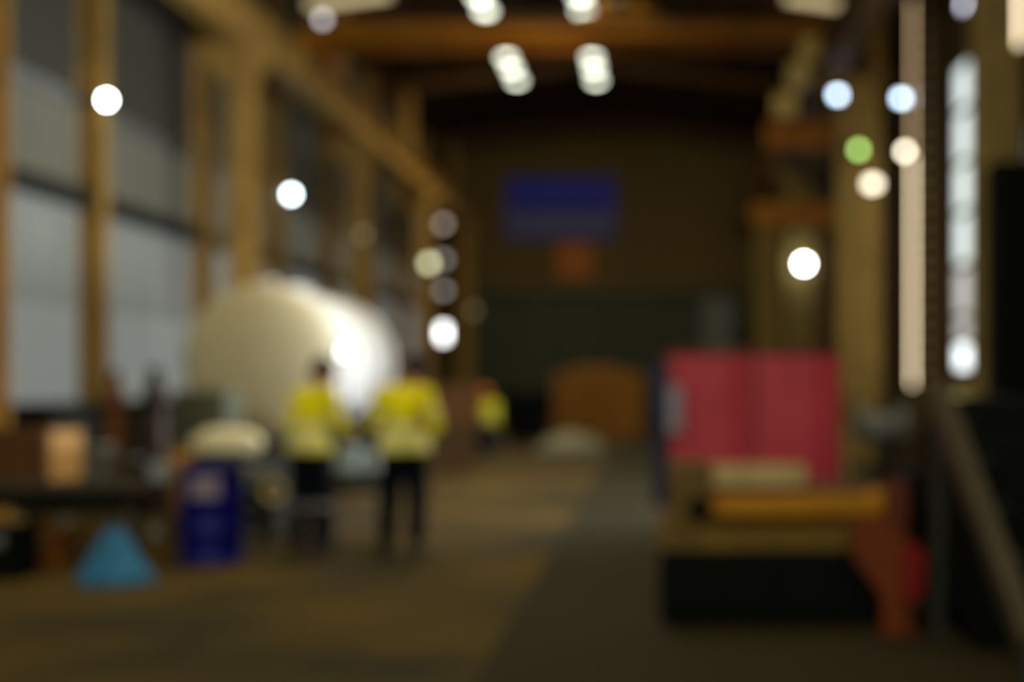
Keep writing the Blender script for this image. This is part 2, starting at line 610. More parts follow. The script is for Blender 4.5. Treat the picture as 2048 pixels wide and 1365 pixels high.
# jib crane on the right hand side
jy = 27.9
jb = thing('jib_crane', 'orange bracket jib with slanting yellow tie rod on right hand column', 'crane', (0, jy, 0))
xa, xb = wx(1532, jy), wx(1700, jy)
m = MB()
zt = wz(268, jy)
m.box(xa, xb, -.12, .12, zt - .26, zt + .22, .02).box(xa, xb, -.2, .2, zt - .30, zt - .26).box(xa, xb, -.2, .2, zt + .22, zt + .26)
m.build('boom', ORANGE, jb)
zl = wz(428, jy)
MB().box(wx(1505, jy), xb, -.14, .14, zl - .24, zl + .20, .02).build('lower_arm', ORANGE, jb)
MB().bar((wx(1570, jy), 0, zt - .26), (wx(1665, jy), 0, zl + .2), .12, .12).build('brace', DARKSTEEL, jb)
MB().bar((xb - .06, 0, zl - .6), (xb - .06, 0, zt + 1.55), .22, .22).build('mast', TAN, jb)
MB().bar((wx(1632, jy), 0, wz(85, jy)), (wx(1562, jy), 0, zt + .2), .10, .10).build('tie_rod', mat('bright_yellow_paint', srgb(255, 220, 130), .3, var=.2), jb)
for py, px in ((100, 1620), (150, 1597), (212, 1570)):  # pale blocks added for the row of yellow glints along the rod
    MB().box(wx(px, jy) - .2, wx(px, jy) + .2, -.2, .2, wz(py, jy) - .2, wz(py, jy) + .2, .03).build('glint_block', MATS['bright_yellow_paint'], jb)
MB().bar((wx(1632, jy), 0, wz(85, jy)), (xb - .06, 0, zt + 1.5), .10, .10).build('head_plate', DARKSTEEL, jb)
for zz in (zt, zl):
    MB().box(xb - .12, xb + .04, -.68, -.1, zz - .1, zz + .1).build('mount', TAN, jb)

# ladder added up the right wall, its pale rungs for a chain's glints
ly = 24.1
cl = thing('glint_ladder', 'tall brown ladder added up the right wall for the glints of a hanging chain', 'cable ladder', (0, ly, 0))
for dy in (-.22, .22):
    MB().box(XR - .14, XR - .08, dy - .02, dy + .02, wz(770, ly), 8.4).build('rail', STEELBROWN, cl)
src = None
zz = wz(760, ly)
while zz < 8.3:
    if src is None:
        z0 = zz
        src = MB().box(XR - .17, XR - .06, -.2, .2, z0 - .05, z0 + .05).build('rung', mat('pale_glint', srgb(236, 208, 160), .4, .0), cl)
    else:
        share('rung', src, cl, (0, 0, zz - z0))
    zz += .27
for zz in (2.2, 5.0, 7.8):
    MB().box(XR - .1, XR + .02, -.26, .26, zz - .03, zz + .03).build('bracket', DARKSTEEL, cl)

# ------------------------------------------------------------------ lamps
ORD = ['first', 'second', 'third', 'fourth', 'fifth', 'sixth', 'seventh', 'eighth', 'ninth']
HB = glow('high_bay_glass', (0.93, 0.97, 0.78), 6.2)
hb_parts = None
for row, X in (('left', -4.1), ('right', -1.7)):
    for k, Y in enumerate((33.6, 34.9, 38.75, 39.95, 41.4, 43.0)):
        zr = roof_z(X)
        lab = 'round high bay lamp, %s from the camera in the %s row under the roof' % (ORD[k], row)
        t = thing('high_bay_lamp', lab, 'lamp', (X, Y, 10.6), 0, 'high bay lamps under the roof')
        if hb_parts is None:
            a = MB().lathe([(.06, .24), (.09, .22), (.13, .12), (.22, .02), (.22, 0), (.20, 0), (.14, .08), (0, .09)]).build('shade', GREY, t)
            b = MB().lathe([(.195, .01), (.18, -.04), (.11, -.08), (0, -.09)]).build('lens', HB, t)
            c = MB().cyl((0, 0, .22), (0, 0, 1), .015, n=8).build('stem', DARKSTEEL, t)
            c.scale.z = 1
            hb_parts = (a, b, c)
        else:
            for p in hb_parts:
                q = p.copy()
                COL.objects.link(q)
                q.parent = t
        # the lamp's own light, its reflector tipped towards the end wall
        ld = bpy.data.lights.new('high_bay_light', 'AREA')
        ld.shape = 'DISK'
        ld.size = .3
        ld.energy = 38
        ld.color = (1.0, .84, .52)
        lo = bpy.data.objects.new('high_bay_light', ld)
        COL.objects.link(lo)
        lo.parent = t
        lo.location = (0, 0, -.11)
        lo.rotation_euler = (math.radians(16), 0, 0)
        st = [c for c in t.children if c.name.startswith('stem')][0]
        hgt = zr - 10.6 - .005
        st.scale = (1, 1, (hgt - .2) / .78)
        st.location = (0, 0, .2 - .22 * st.scale.z)


def globe_lamp(label, pos, wall_dir, arm, r, g, sx=1.0, body=None):
    """bulkhead lamp: back plate on the wall, arm, cap and glowing globe; wall_dir points from lamp to its wall"""
    t = thing('wall_lamp', label, 'lamp', pos)
    d = Vector(wall_dir).normalized()
    body = body or DARKSTEEL
    MB().cyl(d * (arm - .03), d * arm, r * .9 + .04, n=16).build('back_plate', body, t)
    MB().cyl(d * (r * .7), d * (arm - .02), .025, n=10).build('arm', body, t)
    MB().lathe([(0, r * 1.2), (r * .5, r * 1.15), (r * 1.02, r * .75), (r * 1.02, r * .55), (0, r * .55)], axis=d).build('cap', body, t)
    MB().sphere((0, 0, 0), r, sx=sx, n=20).build('globe', g, t)
    return t


G_WHITE = glow('white_globe', (0.95, 1.0, 0.98), 48)
G_BLUE = glow('bluish_globe', (0.74, 0.90, 1.0), 30)
G_FLOOD = glow('flood_glass', (0.60, 0.78, 0.95), 12)
G_GREEN = glow('green_glass', (0.30, 0.52, 0.12), 11)
G_CREAM = glow('cream_glass', (0.90, 0.80, 0.60), 12)
G_OVAL = glow('oval_cream_glass', (0.90, 0.80, 0.60), 6)
G_OLIVE = glow('olive_glass', (0.62, 0.62, 0.36), 5)
G_DIM = glow('dim_glass', (0.30, 0.24, 0.12), 1.3)
G_LAV = glow('lavender_glass', (0.62, 0.58, 0.60), 4)

globe_lamp('white globe lamp high on the tan post of the left wall', (wx(213, 20.8), 20.8, wz(200, 20.8)), (-1, 0, 0), wx(213, 20.8) - XL, .056, G_WHITE)
globe_lamp('bluish white globe lamp on the left wall above the tank', (wx(582, 31.5), 31.5, wz(389, 31.5)), (-1, 0, 0), wx(582, 31.5) - XL, .076, G_BLUE)
globe_lamp('dim unlit looking globe lamp on left crane column', (wx(726, 33.55), 33.55, wz(470, 33.55)), (0, 1, 0), .24, .11, G_DIM)
globe_lamp('pale olive globe lamp on far left crane column', (wx(858, 43.1), 43.1, wz(527, 43.1)), (0, 1, 0), .28, .14, G_OLIVE)
globe_lamp('big white globe lamp low on far right column', (wx(1608, 37.2), 37.2, wz(528, 37.2)), (0, 1, 0), .28, .105, G_WHITE)
globe_lamp('oval cream lamp on the right column below the green light', (wx(1745, 26.5), 26.5, wz(368, 26.5)), (0, 1, 0), .27, .095, G_OVAL, 1.35)
globe_lamp('cream globe lamp on the right wall beside the green light', (wx(1811, 26.5), 26.5, wz(303, 26.5)), (1, 0, 0), XR - wx(1811, 26.5) + .0, .075, G_CREAM)
globe_lamp('faint dusty globe lamp beside the roller door', (wx(945, 54.6), 54.6, wz(622, 54.6)), (0, 1, 0), .38, .16, G_DIM)
globe_lamp('lavender grey globe lamp at the left end of the crane girder', (wx(645, 29.1), 29.1, wz(38, 29.1)), (0, 1, 0), .16, .085, G_LAV)

t = thing('signal_lamp', 'green signal lamp on the right hand crane column', 'lamp', (wx(1717, 26.62), 26.62, wz(300, 26.62)))
MB().box(-.12, .12, -.02, .16, -.14, .14, .02).build('housing', BLACK, t)
MB().lathe([(.075, 0), (.07, .03), (.045, .06), (0, .07)], origin=(0, -.015, 0), axis=(0, -1, 0)).build('lens', G_GREEN, t)
MB().lathe([(.09, 0), (.09, .02), (.10, .02), (.10, 0)], origin=(0, -.015, 0), axis=(0, -1, 0)).build('rim', DARKSTEEL, t)


def floodlight(label, pos, arm_to):
    t = thing('floodlight', label, 'lamp', pos)
    MB().box(-.13, .13, 0, .12, -.11, .11, .02).build('housing', BLACK, t)
    MB().box(-.075, .075, -.015, .002, -.065, .065, .005).build('glass', G_FLOOD, t)
    MB().box(-.15, -.13, .02, .06, -.02, .16).box(.13, .15, .02, .06, -.02, .16).box(-.15, .15, .02, .06, .14, .16).build('yoke', DARKSTEEL, t)
    MB().bar((0, .04, .16), tuple(Vector(arm_to) - Vector(pos)), .05, .05).build('arm', DARKSTEEL, t)
    return t


floodlight('bluish floodlight left of the right hand column near the top', (wx(1675, 26.6), 26.6, wz(190, 26.6)), (CXR - .15, 26.77, 7.1))
floodlight('bluish floodlight beside the tall lit slit of the right wall', (wx(1811, 26.6) - .08, 26.6, wz(197, 26.6)), (CXR + .2, 26.77, 7.1))

# sloping batten lights along the rafter by the eaves
G_BATTEN = glow('batten_tube', (0.85, 0.68, 0.36), 0.9)
for x0, x1, lab in ((-8.2, -6.15, 'cream batten light sloping along the left rafter'), (3.1, 4.5, 'cream batten light sloping along the right rafter')):
    y = 33.6
    t = thing('batten_light', lab, 'lamp', (0, y, 0))
    a, b = (x0, 0, roof_z(x0) - .27), (x1, 0, roof_z(x1) - .27)
    MB().bar(a, b, .12, .08).build('body', LGREY, t)
    MB().bar((x0 + .05, 0, a[2] - .12), (x1 - .05, 0, b[2] - .12), .16, .16).build('diffuser', G_BATTEN, t)
    MB().bar((x0 + .4, 0, a[2]), (x0 + .4, .4, a[2]), .05, .05).bar((x1 - .4, 0, b[2]), (x1 - .4, .4, b[2]), .05, .05).build('bracket', DARKSTEEL, t)

# ------------------------------------------------------------------ signs on the back wall
sb = thing('banner_sign', 'wide blue banner high on the back wall above the roller door', 'sign', (wx(1122, YB), YB - .12, wz(415, YB)))
BW, BH = 4.2, 2.35
MB().box(-BW / 2, BW / 2, 0, .06, -BH / 2, BH / 2, .01).build('board', mat('banner_blue', srgb(66, 70, 224), .6, var=.12), sb)
MB().box(-BW / 2 + .1, BW / 2 - .1, -.015, 0.001, -BH / 2 + .12, -.18).build('lower_band', mat('banner_grey_blue', srgb(112, 116, 176), .6, var=.2, scale=3), sb)
MB().box(-BW / 2 + .1, BW / 2 - .1, -.012, .001, BH / 2 - .12, BH / 2 - .05).build('top_stripe', mat('banner_stripe', srgb(110, 104, 104), .6), sb)
MB().box(-BW / 2 + .3, BW / 2 - .3, -.012, .001, -.12, .02).build('middle_stripe', mat('banner_dark', srgb(28, 30, 120), .6), sb)
MB().box(-BW / 2 - .04, BW / 2 + .04, .0, .08, BH / 2, BH / 2 + .04).box(-BW / 2 - .04, BW / 2 + .04, .0, .08, -BH / 2 - .04, -BH / 2).build('batten', DARKSTEEL, sb)
no = thing('notice_board', 'square orange notice hanging under the blue banner', 'sign', (wx(1150, YB), YB - .12, wz(522, YB)))
MB().box(-.70, .70, 0, .06, -.70, .70, .01).build('board', mat('notice_orange', srgb(206, 122, 50), .6, var=.15), no)
MB().box(-.74, .74, -.015, .06, .70, .75).box(-.74, .74, -.015, .06, -.75, -.70).box(-.75, -.70, -.015, .06, -.7, .7).box(.70, .75, -.015, .06, -.7, .7).build('frame', STEELBROWN, no)
eb = thing('electrical_cabinet', 'grey electrical cabinet beside the right edge of the roller door', 'cabinet', (wx(1437, 52), 52, 0))
MB().box(-.62, .62, 0, .5, 2.6, 4.55, .03).build('body', GREY, eb)
MB().box(-.58, -.01, -.03, .001, 2.66, 4.5, .01).build('door', GREY, eb)
MB().box(.01, .58, -.03, .001, 2.66, 4.5, .01).build('door', GREY, eb)
MB().box(-.5, -.4, .05, .45, 0, 2.6).box(.4, .5, .05, .45, 0, 2.6).build('stand', DARKSTEEL, eb)

# ------------------------------------------------------------------ horizontal storage tank
TY0, TY1, TR = 18.0, 22.3, 0.98
TX, TZ = wx(515, TY0), wz(722, TY0)
TANKM = mat('tank_white_paint', srgb(230, 230, 226), 0.35, var=0.06, scale=1.2, spec=.5)
tk = thing('storage_tank', 'large white cylindrical storage tank lying on saddles behind the two workers', 'tank', (TX, TY0, TZ))
L = TY1 - TY0
MB().lathe([(TR, .12), (TR, L - .12)], axis=(0, 1, 0), n=64).build('shell', TANKM, tk)
MB().lathe([(0, -.10), (TR * .45, -.085), (TR * .80, -.03), (TR * .95, .04), (TR, .12), (TR, .14), (0, .14)], axis=(0, 1, 0), n=64).build('end_cap', mat('tank_end_shade', srgb(212, 202, 168), .5, var=.08), tk)  # white tank's end, with its warm shade put into the colour
MB().lathe([(0, L - .14), (TR, L - .14), (TR, L - .12), (TR * .95, L - .04), (TR * .8, L + .03), (0, L + .1)], axis=(0, 1, 0), n=64).build('end_cap', MATS['tank_end_shade'], tk)
for yy in (.2, 1.5, 2.8, 4.1):
    MB().lathe([(TR - .01, yy - .03), (TR + .015, yy - .03), (TR + .015, yy + .03), (TR - .01, yy + .03)], axis=(0, 1, 0), n=64).build('weld_band', TANKM, tk)
for yy in (1.0, L - 1.0):
    pts = [(-.95, -TZ), (.95, -TZ), (.95, -.55)] + [(TR * math.sin(a), -TR * math.cos(a)) for a in [math.radians(q) for q in (55, 40, 25, 10, -10, -25, -40, -55)]] + [(-.95, -.55)]
    MB().prism(pts, 'y', yy - .12, yy + .12).build('saddle', DARKSTEEL, tk)
mh = MB().lathe([(.20, 0), (.20, .06), (.25, .06), (.25, .10), (0, .11)], origin=(0, 1.6, TR - .04)).build('manhole', TANKM, tk)
MB().lathe([(.07, 0), (.07, .08), (.10, .08), (.10, .11), (0, .11)], origin=(0, .55, TR - .03)).build('nozzle', TANKM, tk)
MB().lathe([(.07, 0), (.07, .08), (.10, .08), (.10, .11), (0, .11)], origin=(0, 2.6, TR - .03)).build('nozzle', TANKM, tk)

# ------------------------------------------------------------------ people
SKIN = mat('skin', srgb(190, 128, 100), 0.55, var=0.1)
HIVIS = mat('hi_vis_yellow', srgb(255, 238, 6), 0.65, var=0.1)
HIVISG = mat('hi_vis_green_yellow', srgb(255, 255, 16), 0.65, var=0.1)
NAVY = mat('navy_cloth', srgb(10, 14, 26), 0.9, var=0.2, spec=0.1)
TAPE = mat('reflective_tape', srgb(232, 226, 176), 0.45, var=0.1)
BOOT = mat('boot_leather', srgb(40, 34, 26), 0.6, var=0.2)
HAIR = mat('dark_hair', srgb(34, 26, 22), 0.7, var=0.3)
EYE = mat('eye_dark', srgb(24, 20, 18), 0.2, var=0.05)
LIP = mat('lip', srgb(160, 84, 74), 0.5, var=0.1)


def capsule(m, a, b, ra, rb, n=14):
    a, b = Vector(a), Vector(b)
    m.sphere(a, ra, n=n)
    m.sphere(b, rb, n=n)
    if (b - a).length > 1e-4:
        m.cyl(a, b, ra, rb, n=n)


def remeshed(m, name, material, parent, voxel, smooth=2):
    o = m.build(name, material, None)
    md = o.modifiers.new('r', 'REMESH')
    md.mode = 'VOXEL'
    md.voxel_size = voxel
    md.use_smooth_shade = True
    sm = o.modifiers.new('s', 'SMOOTH')
    sm.iterations = smooth
    sm.factor = .5
    dg = bpy.context.evaluated_depsgraph_get()
    dg.update()
    me = bpy.data.meshes.new_from_object(o.evaluated_get(dg))
    old = o.data
    o.modifiers.clear()
    o.data = me
    bpy.data.meshes.remove(old)
    me.name = name
    me.materials.clear()
    me.materials.append(material)
    for p in me.polygons:
        p.use_smooth = True
    o.parent = parent
    return o


def hand(m, wrist, d, s, n, side, curl=0.6):
    """palm with four fingers and a thumb. d forward, s towards the thumb side, n out of the back of the hand"""
    W = Vector(wrist)
    d, s, n = Vector(d).normalized(), Vector(s).normalized(), Vector(n).normalized()
    lens = [.072, .082, .076, .060]
    for i in range(4):
        off = s * (.030 - i * .020)
        k0 = W + off * .6 + d * .015
        k1 = W + off + d * (.088 - abs(i - 1.2) * .004)
        capsule(m, k0, k1, .016, .012, 10)
        a1 = curl * .5
        p1 = k1 + (d * math.cos(a1) - n * math.sin(a1)) * lens[i] * .45
        a2 = curl * 1.2
        p2 = p1 + (d * math.cos(a2) - n * math.sin(a2)) * lens[i] * .32
        a3 = curl * 1.8
        p3 = p2 + (d * math.cos(a3) - n * math.sin(a3)) * lens[i] * .26
        capsule(m, k1, p1, .0105, .0098, 10)
        capsule(m, p1, p2, .0098, .009, 10)
        capsule(m, p2, p3, .009, .008, 10)
    t0 = W + s * .022 + d * .02
    t1 = t0 + (s * .8 + d * .6 - n * .3).normalized() * .040
    t2 = t1 + (s * .35 + d * .9 - n * .4).normalized() * .034
    t3 = t2 + (d - n * .4).normalized() * .026
    capsule(m, t0, t1, .016, .013, 10)
    capsule(m, t1, t2, .012, .011, 10)
    capsule(m, t2, t3, .011, .009, 10)


def make_person(label, loc, rz, pose, headgear, vest, voxel=.008, leg_bands=True):
    """local frame: +y forward, +x the person's right, z up; pose gives the joints"""
    t = thing('person', label, 'person', loc, rz)
    P = {k: Vector(v) for k, v in pose.items()}
    hc = P['head']
    hd = P.get('look', Vector((0, 1, 0))).normalized()
    hr = hd.cross(Vector((0, 0, 1))).normalized()
    hu = hr.cross(hd)
    hp = lambda x, y, z: hc + hr * x + hd * y + hu * z
    # the body, one continuous surface
    m = MB()
    for s in ('r', 'l'):
        capsule(m, P['hip_' + s], P['knee_' + s], .085, .057)
        capsule(m, P['knee_' + s], P['ankle_' + s], .055, .040)
        toe = P['ankle_' + s] + P['toe_' + s]
        capsule(m, P['ankle_' + s] + Vector((0, -.02, -.035)), Vector((toe.x, toe.y, .035)), .042, .034)
        capsule(m, P['sho_' + s], P['elb_' + s], .054, .042)
        capsule(m, P['elb_' + s], P['wri_' + s], .041, .028)
        capsule(m, P['chest'], P['sho_' + s], .10, .062)
        capsule(m, P['pelvis'], P['hip_' + s], .11, .092)
        dd = (P['wri_' + s] - P['elb_' + s]).normalized()
        up = Vector((0, 0, 1))
        sd = dd.cross(up)
        sd = sd.normalized() if sd.length > .05 else Vector((1, 0, 0))
        sd = -sd if s == 'r' else sd
        hand(m, P['wri_' + s] + dd * .01, dd, sd, up - dd * up.dot(dd), s)
    capsule(m, P['pelvis'], P['chest'], .125, .135, 18)
    capsule(m, P['chest'], P['neck'], .12, .055, 18)
    capsule(m, P['neck'], hp(0, -.015, -.06), .055, .052)
    # head: skull, jaw, nose, brow, ears
    for (x, y, z, r) in ((0, -.012, .03, .088), (0, .02, .012, .078), (0, .042, -.055, .050), (.022, .032, -.045, .046), (-.022, .032, -.045, .046)):
        m.sphere(hp(x, y, z), r, n=18)
    capsule(m, hp(0, .088, .012), hp(0, .108, -.025), .010, .015, 10)
    capsule(m, hp(-.036, .083, .024), hp(.036, .083, .024), .013, .013, 10)
    for sx in (-1, 1):
        capsule(m, hp(sx * .084, .0, .018), hp(sx * .082, -.004, -.022), .016, .011, 10)
    remeshed(m, 'body', SKIN, t, voxel)
    for sx in (-1, 1):
        MB().sphere(hp(sx * .033, .086, .004), .011, n=10).build('eye', EYE, t)
    mm = MB()
    capsule(mm, hp(-.02, .088, -.058), hp(.02, .088, -.058), .006, .006, 8)
    mm.build('mouth', LIP, t)
    # hair
    m = MB()
    m.sphere(hp(0, -.022, .038), .093, n=18)
    m.sphere(hp(0, -.04, -.005), .080, n=18)
    remeshed(m, 'hair', HAIR, t, .010, 1)
    # headgear
    if headgear:
        kind, hm = headgear
        if kind == 'cap':
            cp = MB().lathe([(.104, .0), (.106, .03), (.100, .07), (.080, .105), (.045, .122), (0, .128)], origin=hp(0, -.012, .03), axis=hu).build('cap', hm, t)
            q = MB()
            q.prism([(-.07, .07), (.07, .07), (.062, .14), (.03, .172), (-.03, .172), (-.062, .14)], 'z', 0, .01)
            M = Matrix((hr, hd, hu)).transposed().to_4x4()
            M.translation = hp(0, -.012, .035)
            for v in q.bm.verts:
                v.co = M @ v.co
            q.build('peak', hm, cp)
        else:
            cp = MB().lathe([(.135, .0), (.135, .012), (.118, .016), (.116, .05), (.098, .095), (.06, .125), (0, .135)], origin=hp(0, -.005, .035), axis=hu).build('hard_hat', hm, t)
            MB().lathe([(.02, 0), (.02, .01), (0, .012)], origin=hp(0, -.005, .168), axis=hu).build('crest', hm, cp)
    # shirt
    m = MB()
    capsule(m, P['pelvis'] + Vector((0, 0, -.02)), P['chest'], .152, .160, 18)
    capsule(m, P['chest'], P['neck'] + Vector((0, 0, -.03)), .150, .068, 18)
    for s in ('r', 'l'):
        capsule(m, P['pelvis'] + Vector((0, 0, .02)), P['hip_' + s] + Vector((0, 0, .02)), .145, .142)
        capsule(m, P['chest'], P['sho_' + s] + Vector((0, 0, -.02)), .128, .072)
        capsule(m, P['neck'] + Vector((0, 0, -.045)), P['sho_' + s] + Vector((0, 0, -.008)), .074, .078)
        capsule(m, P['sho_' + s] + Vector((0, 0, -.015)), P['elb_' + s], .070, .060)
        capsule(m, P['elb_' + s], P['elb_' + s].lerp(P['wri_' + s], .88), .060, .046)
    sh = remeshed(m, 'shirt', vest, t, .012, 3)
    bm = bmesh.new()
    bm.from_mesh(sh.data)
    bmesh.ops.bisect_plane(bm, geom=bm.verts[:] + bm.edges[:] + bm.faces[:], plane_co=(0, 0, P['pelvis'].z - .078), plane_no=(0, 0, -1), clear_outer=True)
    bm.to_mesh(sh.data)
    # silver bands round the trunk, lying on the cloth
    zp = P['pelvis'].z
    for z0, z1 in ((zp - .045, zp + .035), (zp + .09, zp + .17)):
        b2 = bm.copy()
        bmesh.ops.delete(b2, geom=[f for f in b2.faces if not (z0 < f.calc_center_median().z < z1 and abs(f.calc_center_median().x) < .222)], context='FACES')
        b2.normal_update()
        for v in b2.verts:
            v.co += v.normal * .005
        bd2 = MB()
        bd2.bm.free()
        bd2.bm = b2
        bd2.build('reflective_band', TAPE, sh)
    bm.free()
    for s in ('r', 'l'):
        e = P['sho_' + s].lerp(P['elb_' + s], .62)
        MB().lathe([(.074, -.025), (.077, -.025), (.075, .025), (.072, .025)], origin=e, axis=(P['elb_' + s] - P['sho_' + s]), n=24).build('reflective_band', TAPE, sh)
    # trousers
    m = MB()
    capsule(m, P['pelvis'] + Vector((0, 0, -.02)), P['pelvis'] + Vector((0, 0, .03)), .138, .138, 18)
    for s in ('r', 'l'):
        capsule(m, P['pelvis'], P['hip_' + s], .134, .124)
        capsule(m, P['hip_' + s], P['knee_' + s], .122, .096)
        capsule(m, P['knee_' + s], P['ankle_' + s] + Vector((0, 0, .03)), .094, .082)
    tro = remeshed(m, 'trousers', NAVY, t, .012, 3)
    for s in ('r', 'l') if leg_bands else ():
        e = P['knee_' + s].lerp(P['ankle_' + s], .22)
        MB().lathe([(.094, -.03), (.098, -.03), (.098, .03), (.094, .03)], origin=e, axis=(P['ankle_' + s] - P['knee_' + s]), n=24).build('reflective_band', mat('grey_leg_tape', srgb(112, 108, 108), .5), tro)
    # boots
    for s in ('r', 'l'):
        A = P['ankle_' + s]
        toe = A + P['toe_' + s]
        m = MB()
        capsule(m, A + Vector((0, 0, .06)), A + Vector((0, -.01, -.02)), .058, .060)
        capsule(m, Vector((A.x, A.y - .03, .052)), Vector((toe.x, toe.y, .048)), .052, .048)
        m.box(A.x - .045, A.x + .045, A.y - .08, A.y + .05, .0, .05)
        remeshed(m, 'boot', BOOT, t, .010, 2)
    return t


std = dict(
    hip_r=(.095, 0, .90), hip_l=(-.095, 0, .90), knee_r=(.12, .04, .49), knee_l=(-.12, .03, .49), ankle_r=(.15, -.03, .10), ankle_l=(-.15, -.01, .10),
    toe_r=(.03, .15, 0), toe_l=(-.03, .15, 0), pelvis=(0, 0, .97), chest=(0, .02, 1.27), neck=(0, .03, 1.47), head=(0, .07, 1.61),
    sho_r=(.19, .02, 1.41), sho_l=(-.19, .02, 1.41), elb_r=(.27, .02, 1.13), elb_l=(-.27, .02, 1.13), wri_r=(.20, .24, 1.06), wri_l=(-.20, .24, 1.06), look=(0, 1, -.25))
# worker on the left: turned towards his colleague, bending slightly over the small table
pa = dict(std)
pa.update(chest=(.01, .06, 1.26), neck=(.02, .09, 1.45), head=(.03, .14, 1.585), sho_r=(.20, .06, 1.40), sho_l=(-.18, .06, 1.39),
          elb_r=(.27, .12, 1.13), wri_r=(.17, .34, 1.06), elb_l=(-.26, .0, 1.13), wri_l=(-.17, .22, 1.05), look=(.55, .8, -.35))
make_person('worker in yellow hi-vis shirt and navy trousers on the left, next to the blue drum', (wx(618, 12.6), 12.6, 0), math.radians(-32), pa, ('cap', mat('grey_cap', srgb(66, 62, 66), .8)), HIVIS)
pb = dict(std)
pb.update(head=(.11, .09, 1.61), neck=(.06, .03, 1.47), look=(-.3, 1, -.2), ankle_l=(-.15, -.06, .10), knee_l=(-.12, .02, .49), ankle_r=(.11, .04, .10),
          elb_l=(-.26, .06, 1.13), wri_l=(-.17, .29, 1.08), elb_r=(.28, -.02, 1.13), wri_r=(.24, .20, 1.02))
make_person('worker in yellow hi-vis shirt and dark cap seen from behind, legs apart', (wx(808, 12.6), 12.6, 0), math.radians(14), pb, ('cap', mat('navy_cap', srgb(24, 28, 46), .8)), HIVIS, leg_bands=False)
pc = dict(std)
pc.update(pelvis=(0, 0, .58), hip_r=(.10, .02, .56), hip_l=(-.10, .02, .56), knee_r=(.16, .42, .52), knee_l=(-.16, .42, .52), ankle_r=(.15, .40, .10), ankle_l=(-.15, .40, .10),
          chest=(0, .08, .88), neck=(0, .13, 1.07), head=(0, .19, 1.20), sho_r=(.19, .09, 1.02), sho_l=(-.19, .09, 1.02), elb_r=(.25, .16, .76), elb_l=(-.25, .16, .76),
          wri_r=(.13, .38, .68), wri_l=(-.13, .38, .68))
FY = 29.5
make_person('distant worker in yellow-green hi-vis top and orange hard hat sitting before the roller door', (wx(976, FY), FY, 0), math.radians(165), pc, ('hat', mat('orange_hat', srgb(250, 140, 30), .4)), HIVISG, .012)

# ------------------------------------------------------------------ things between and beside the workers
tb = thing('work_table', 'small dark work table between the two hi-vis workers', 'table', (wx(712, 13.3), 13.3, 0))
MB().box(-.32, .32, -.3, .3, .64, .68, .01).build('table_top', DARKSTEEL, tb)
for sx in (-.28, .28):
    for sy in (-.26, .26):
        MB().box(sx - .02, sx + .02, sy - .02, sy + .02, 0, .64).build('leg', DARKSTEEL, tb)
MB().box(-.27, .27, -.25, .25, .20, .225).build('shelf', DARKSTEEL, tb)
MB().box(-.28, .28, -.285, -.275, .50, .62).build('apron', DARKSTEEL, tb)


def lidded_box(label, name, loc, sx, sy, sz, M1, M2, rz=0):
    t = thing(name, label, 'box', loc, rz)
    MB().box(-sx / 2, sx / 2, -sy / 2, sy / 2, 0, sz * .8, .006).build('body', M1, t)
    MB().box(-sx / 2 - .01, sx / 2 + .01, -sy / 2 - .01, sy / 2 + .01, sz * .8, sz, .006).build('lid', M2, t)
    MB().box(-.05, .05, -sy / 2 - .022, -sy / 2 - .008, sz * .62, sz * .86, .003).build('latch', GREY, t)
    return t


BLUEW = mat('pale_blue_plastic', srgb(182, 206, 222), .45, var=.12)
lidded_box('pale blue plastic box on the small table between the workers', 'storage_box', (wx(698, 13.2), 13.2, .68), .20, .22, .24, BLUEW, LGREY)
lidded_box('pale grey plastic box on the small table beside right worker', 'storage_box', (wx(745, 13.35), 13.35, .68), .13, .18, .16, LGREY, BLUEW)

# blue steel drum
dy = 11.9
dr_ = thing('steel_drum', 'deep blue steel drum standing left of the yellow shirted worker', 'drum', (wx(424, dy), dy, 0))
DBLUE = mat('drum_blue', srgb(5, 7, 112), .5, var=.2)
R = .262
prof = [(R - .02, 0), (R, .01), (R, .03), (R - .008, .04)]
for zc in (.27, .53):
    prof += [(R - .008, zc - .03), (R + .006, zc - .012), (R + .006, zc + .012), (R - .008, zc + .03)]
prof += [(R - .008, .77), (R, .78), (R, .805), (R - .02, .805), (R - .025, .79), (0, .79)]
MB().lathe(prof, n=40).build('barrel', DBLUE, dr_)
MB().lathe([(.03, .785), (.03, .81), (.022, .815), (0, .815)], origin=(.13, 0, 0)).build('bung', GREY, dr_)
MB().lathe([(R - .002, .80), (R + .012, .80), (R + .012, .82), (R - .002, .82)], n=40).build('rim', DBLUE, dr_)
m = MB()
for i in range(8):
    a0, a1 = math.radians(-112 + i * 6.5), math.radians(-112 + (i + 1) * 6.5)
    rr = R + .009
    v = [m.bm.verts.new((rr * math.cos(a), rr * math.sin(a), z)) for a, z in ((a0, .56), (a1, .56), (a1, .74), (a0, .74))]
    m.bm.faces.new(v)
m.build('label', mat('drum_label', srgb(150, 136, 150), .7, var=.3, scale=12), dr_)

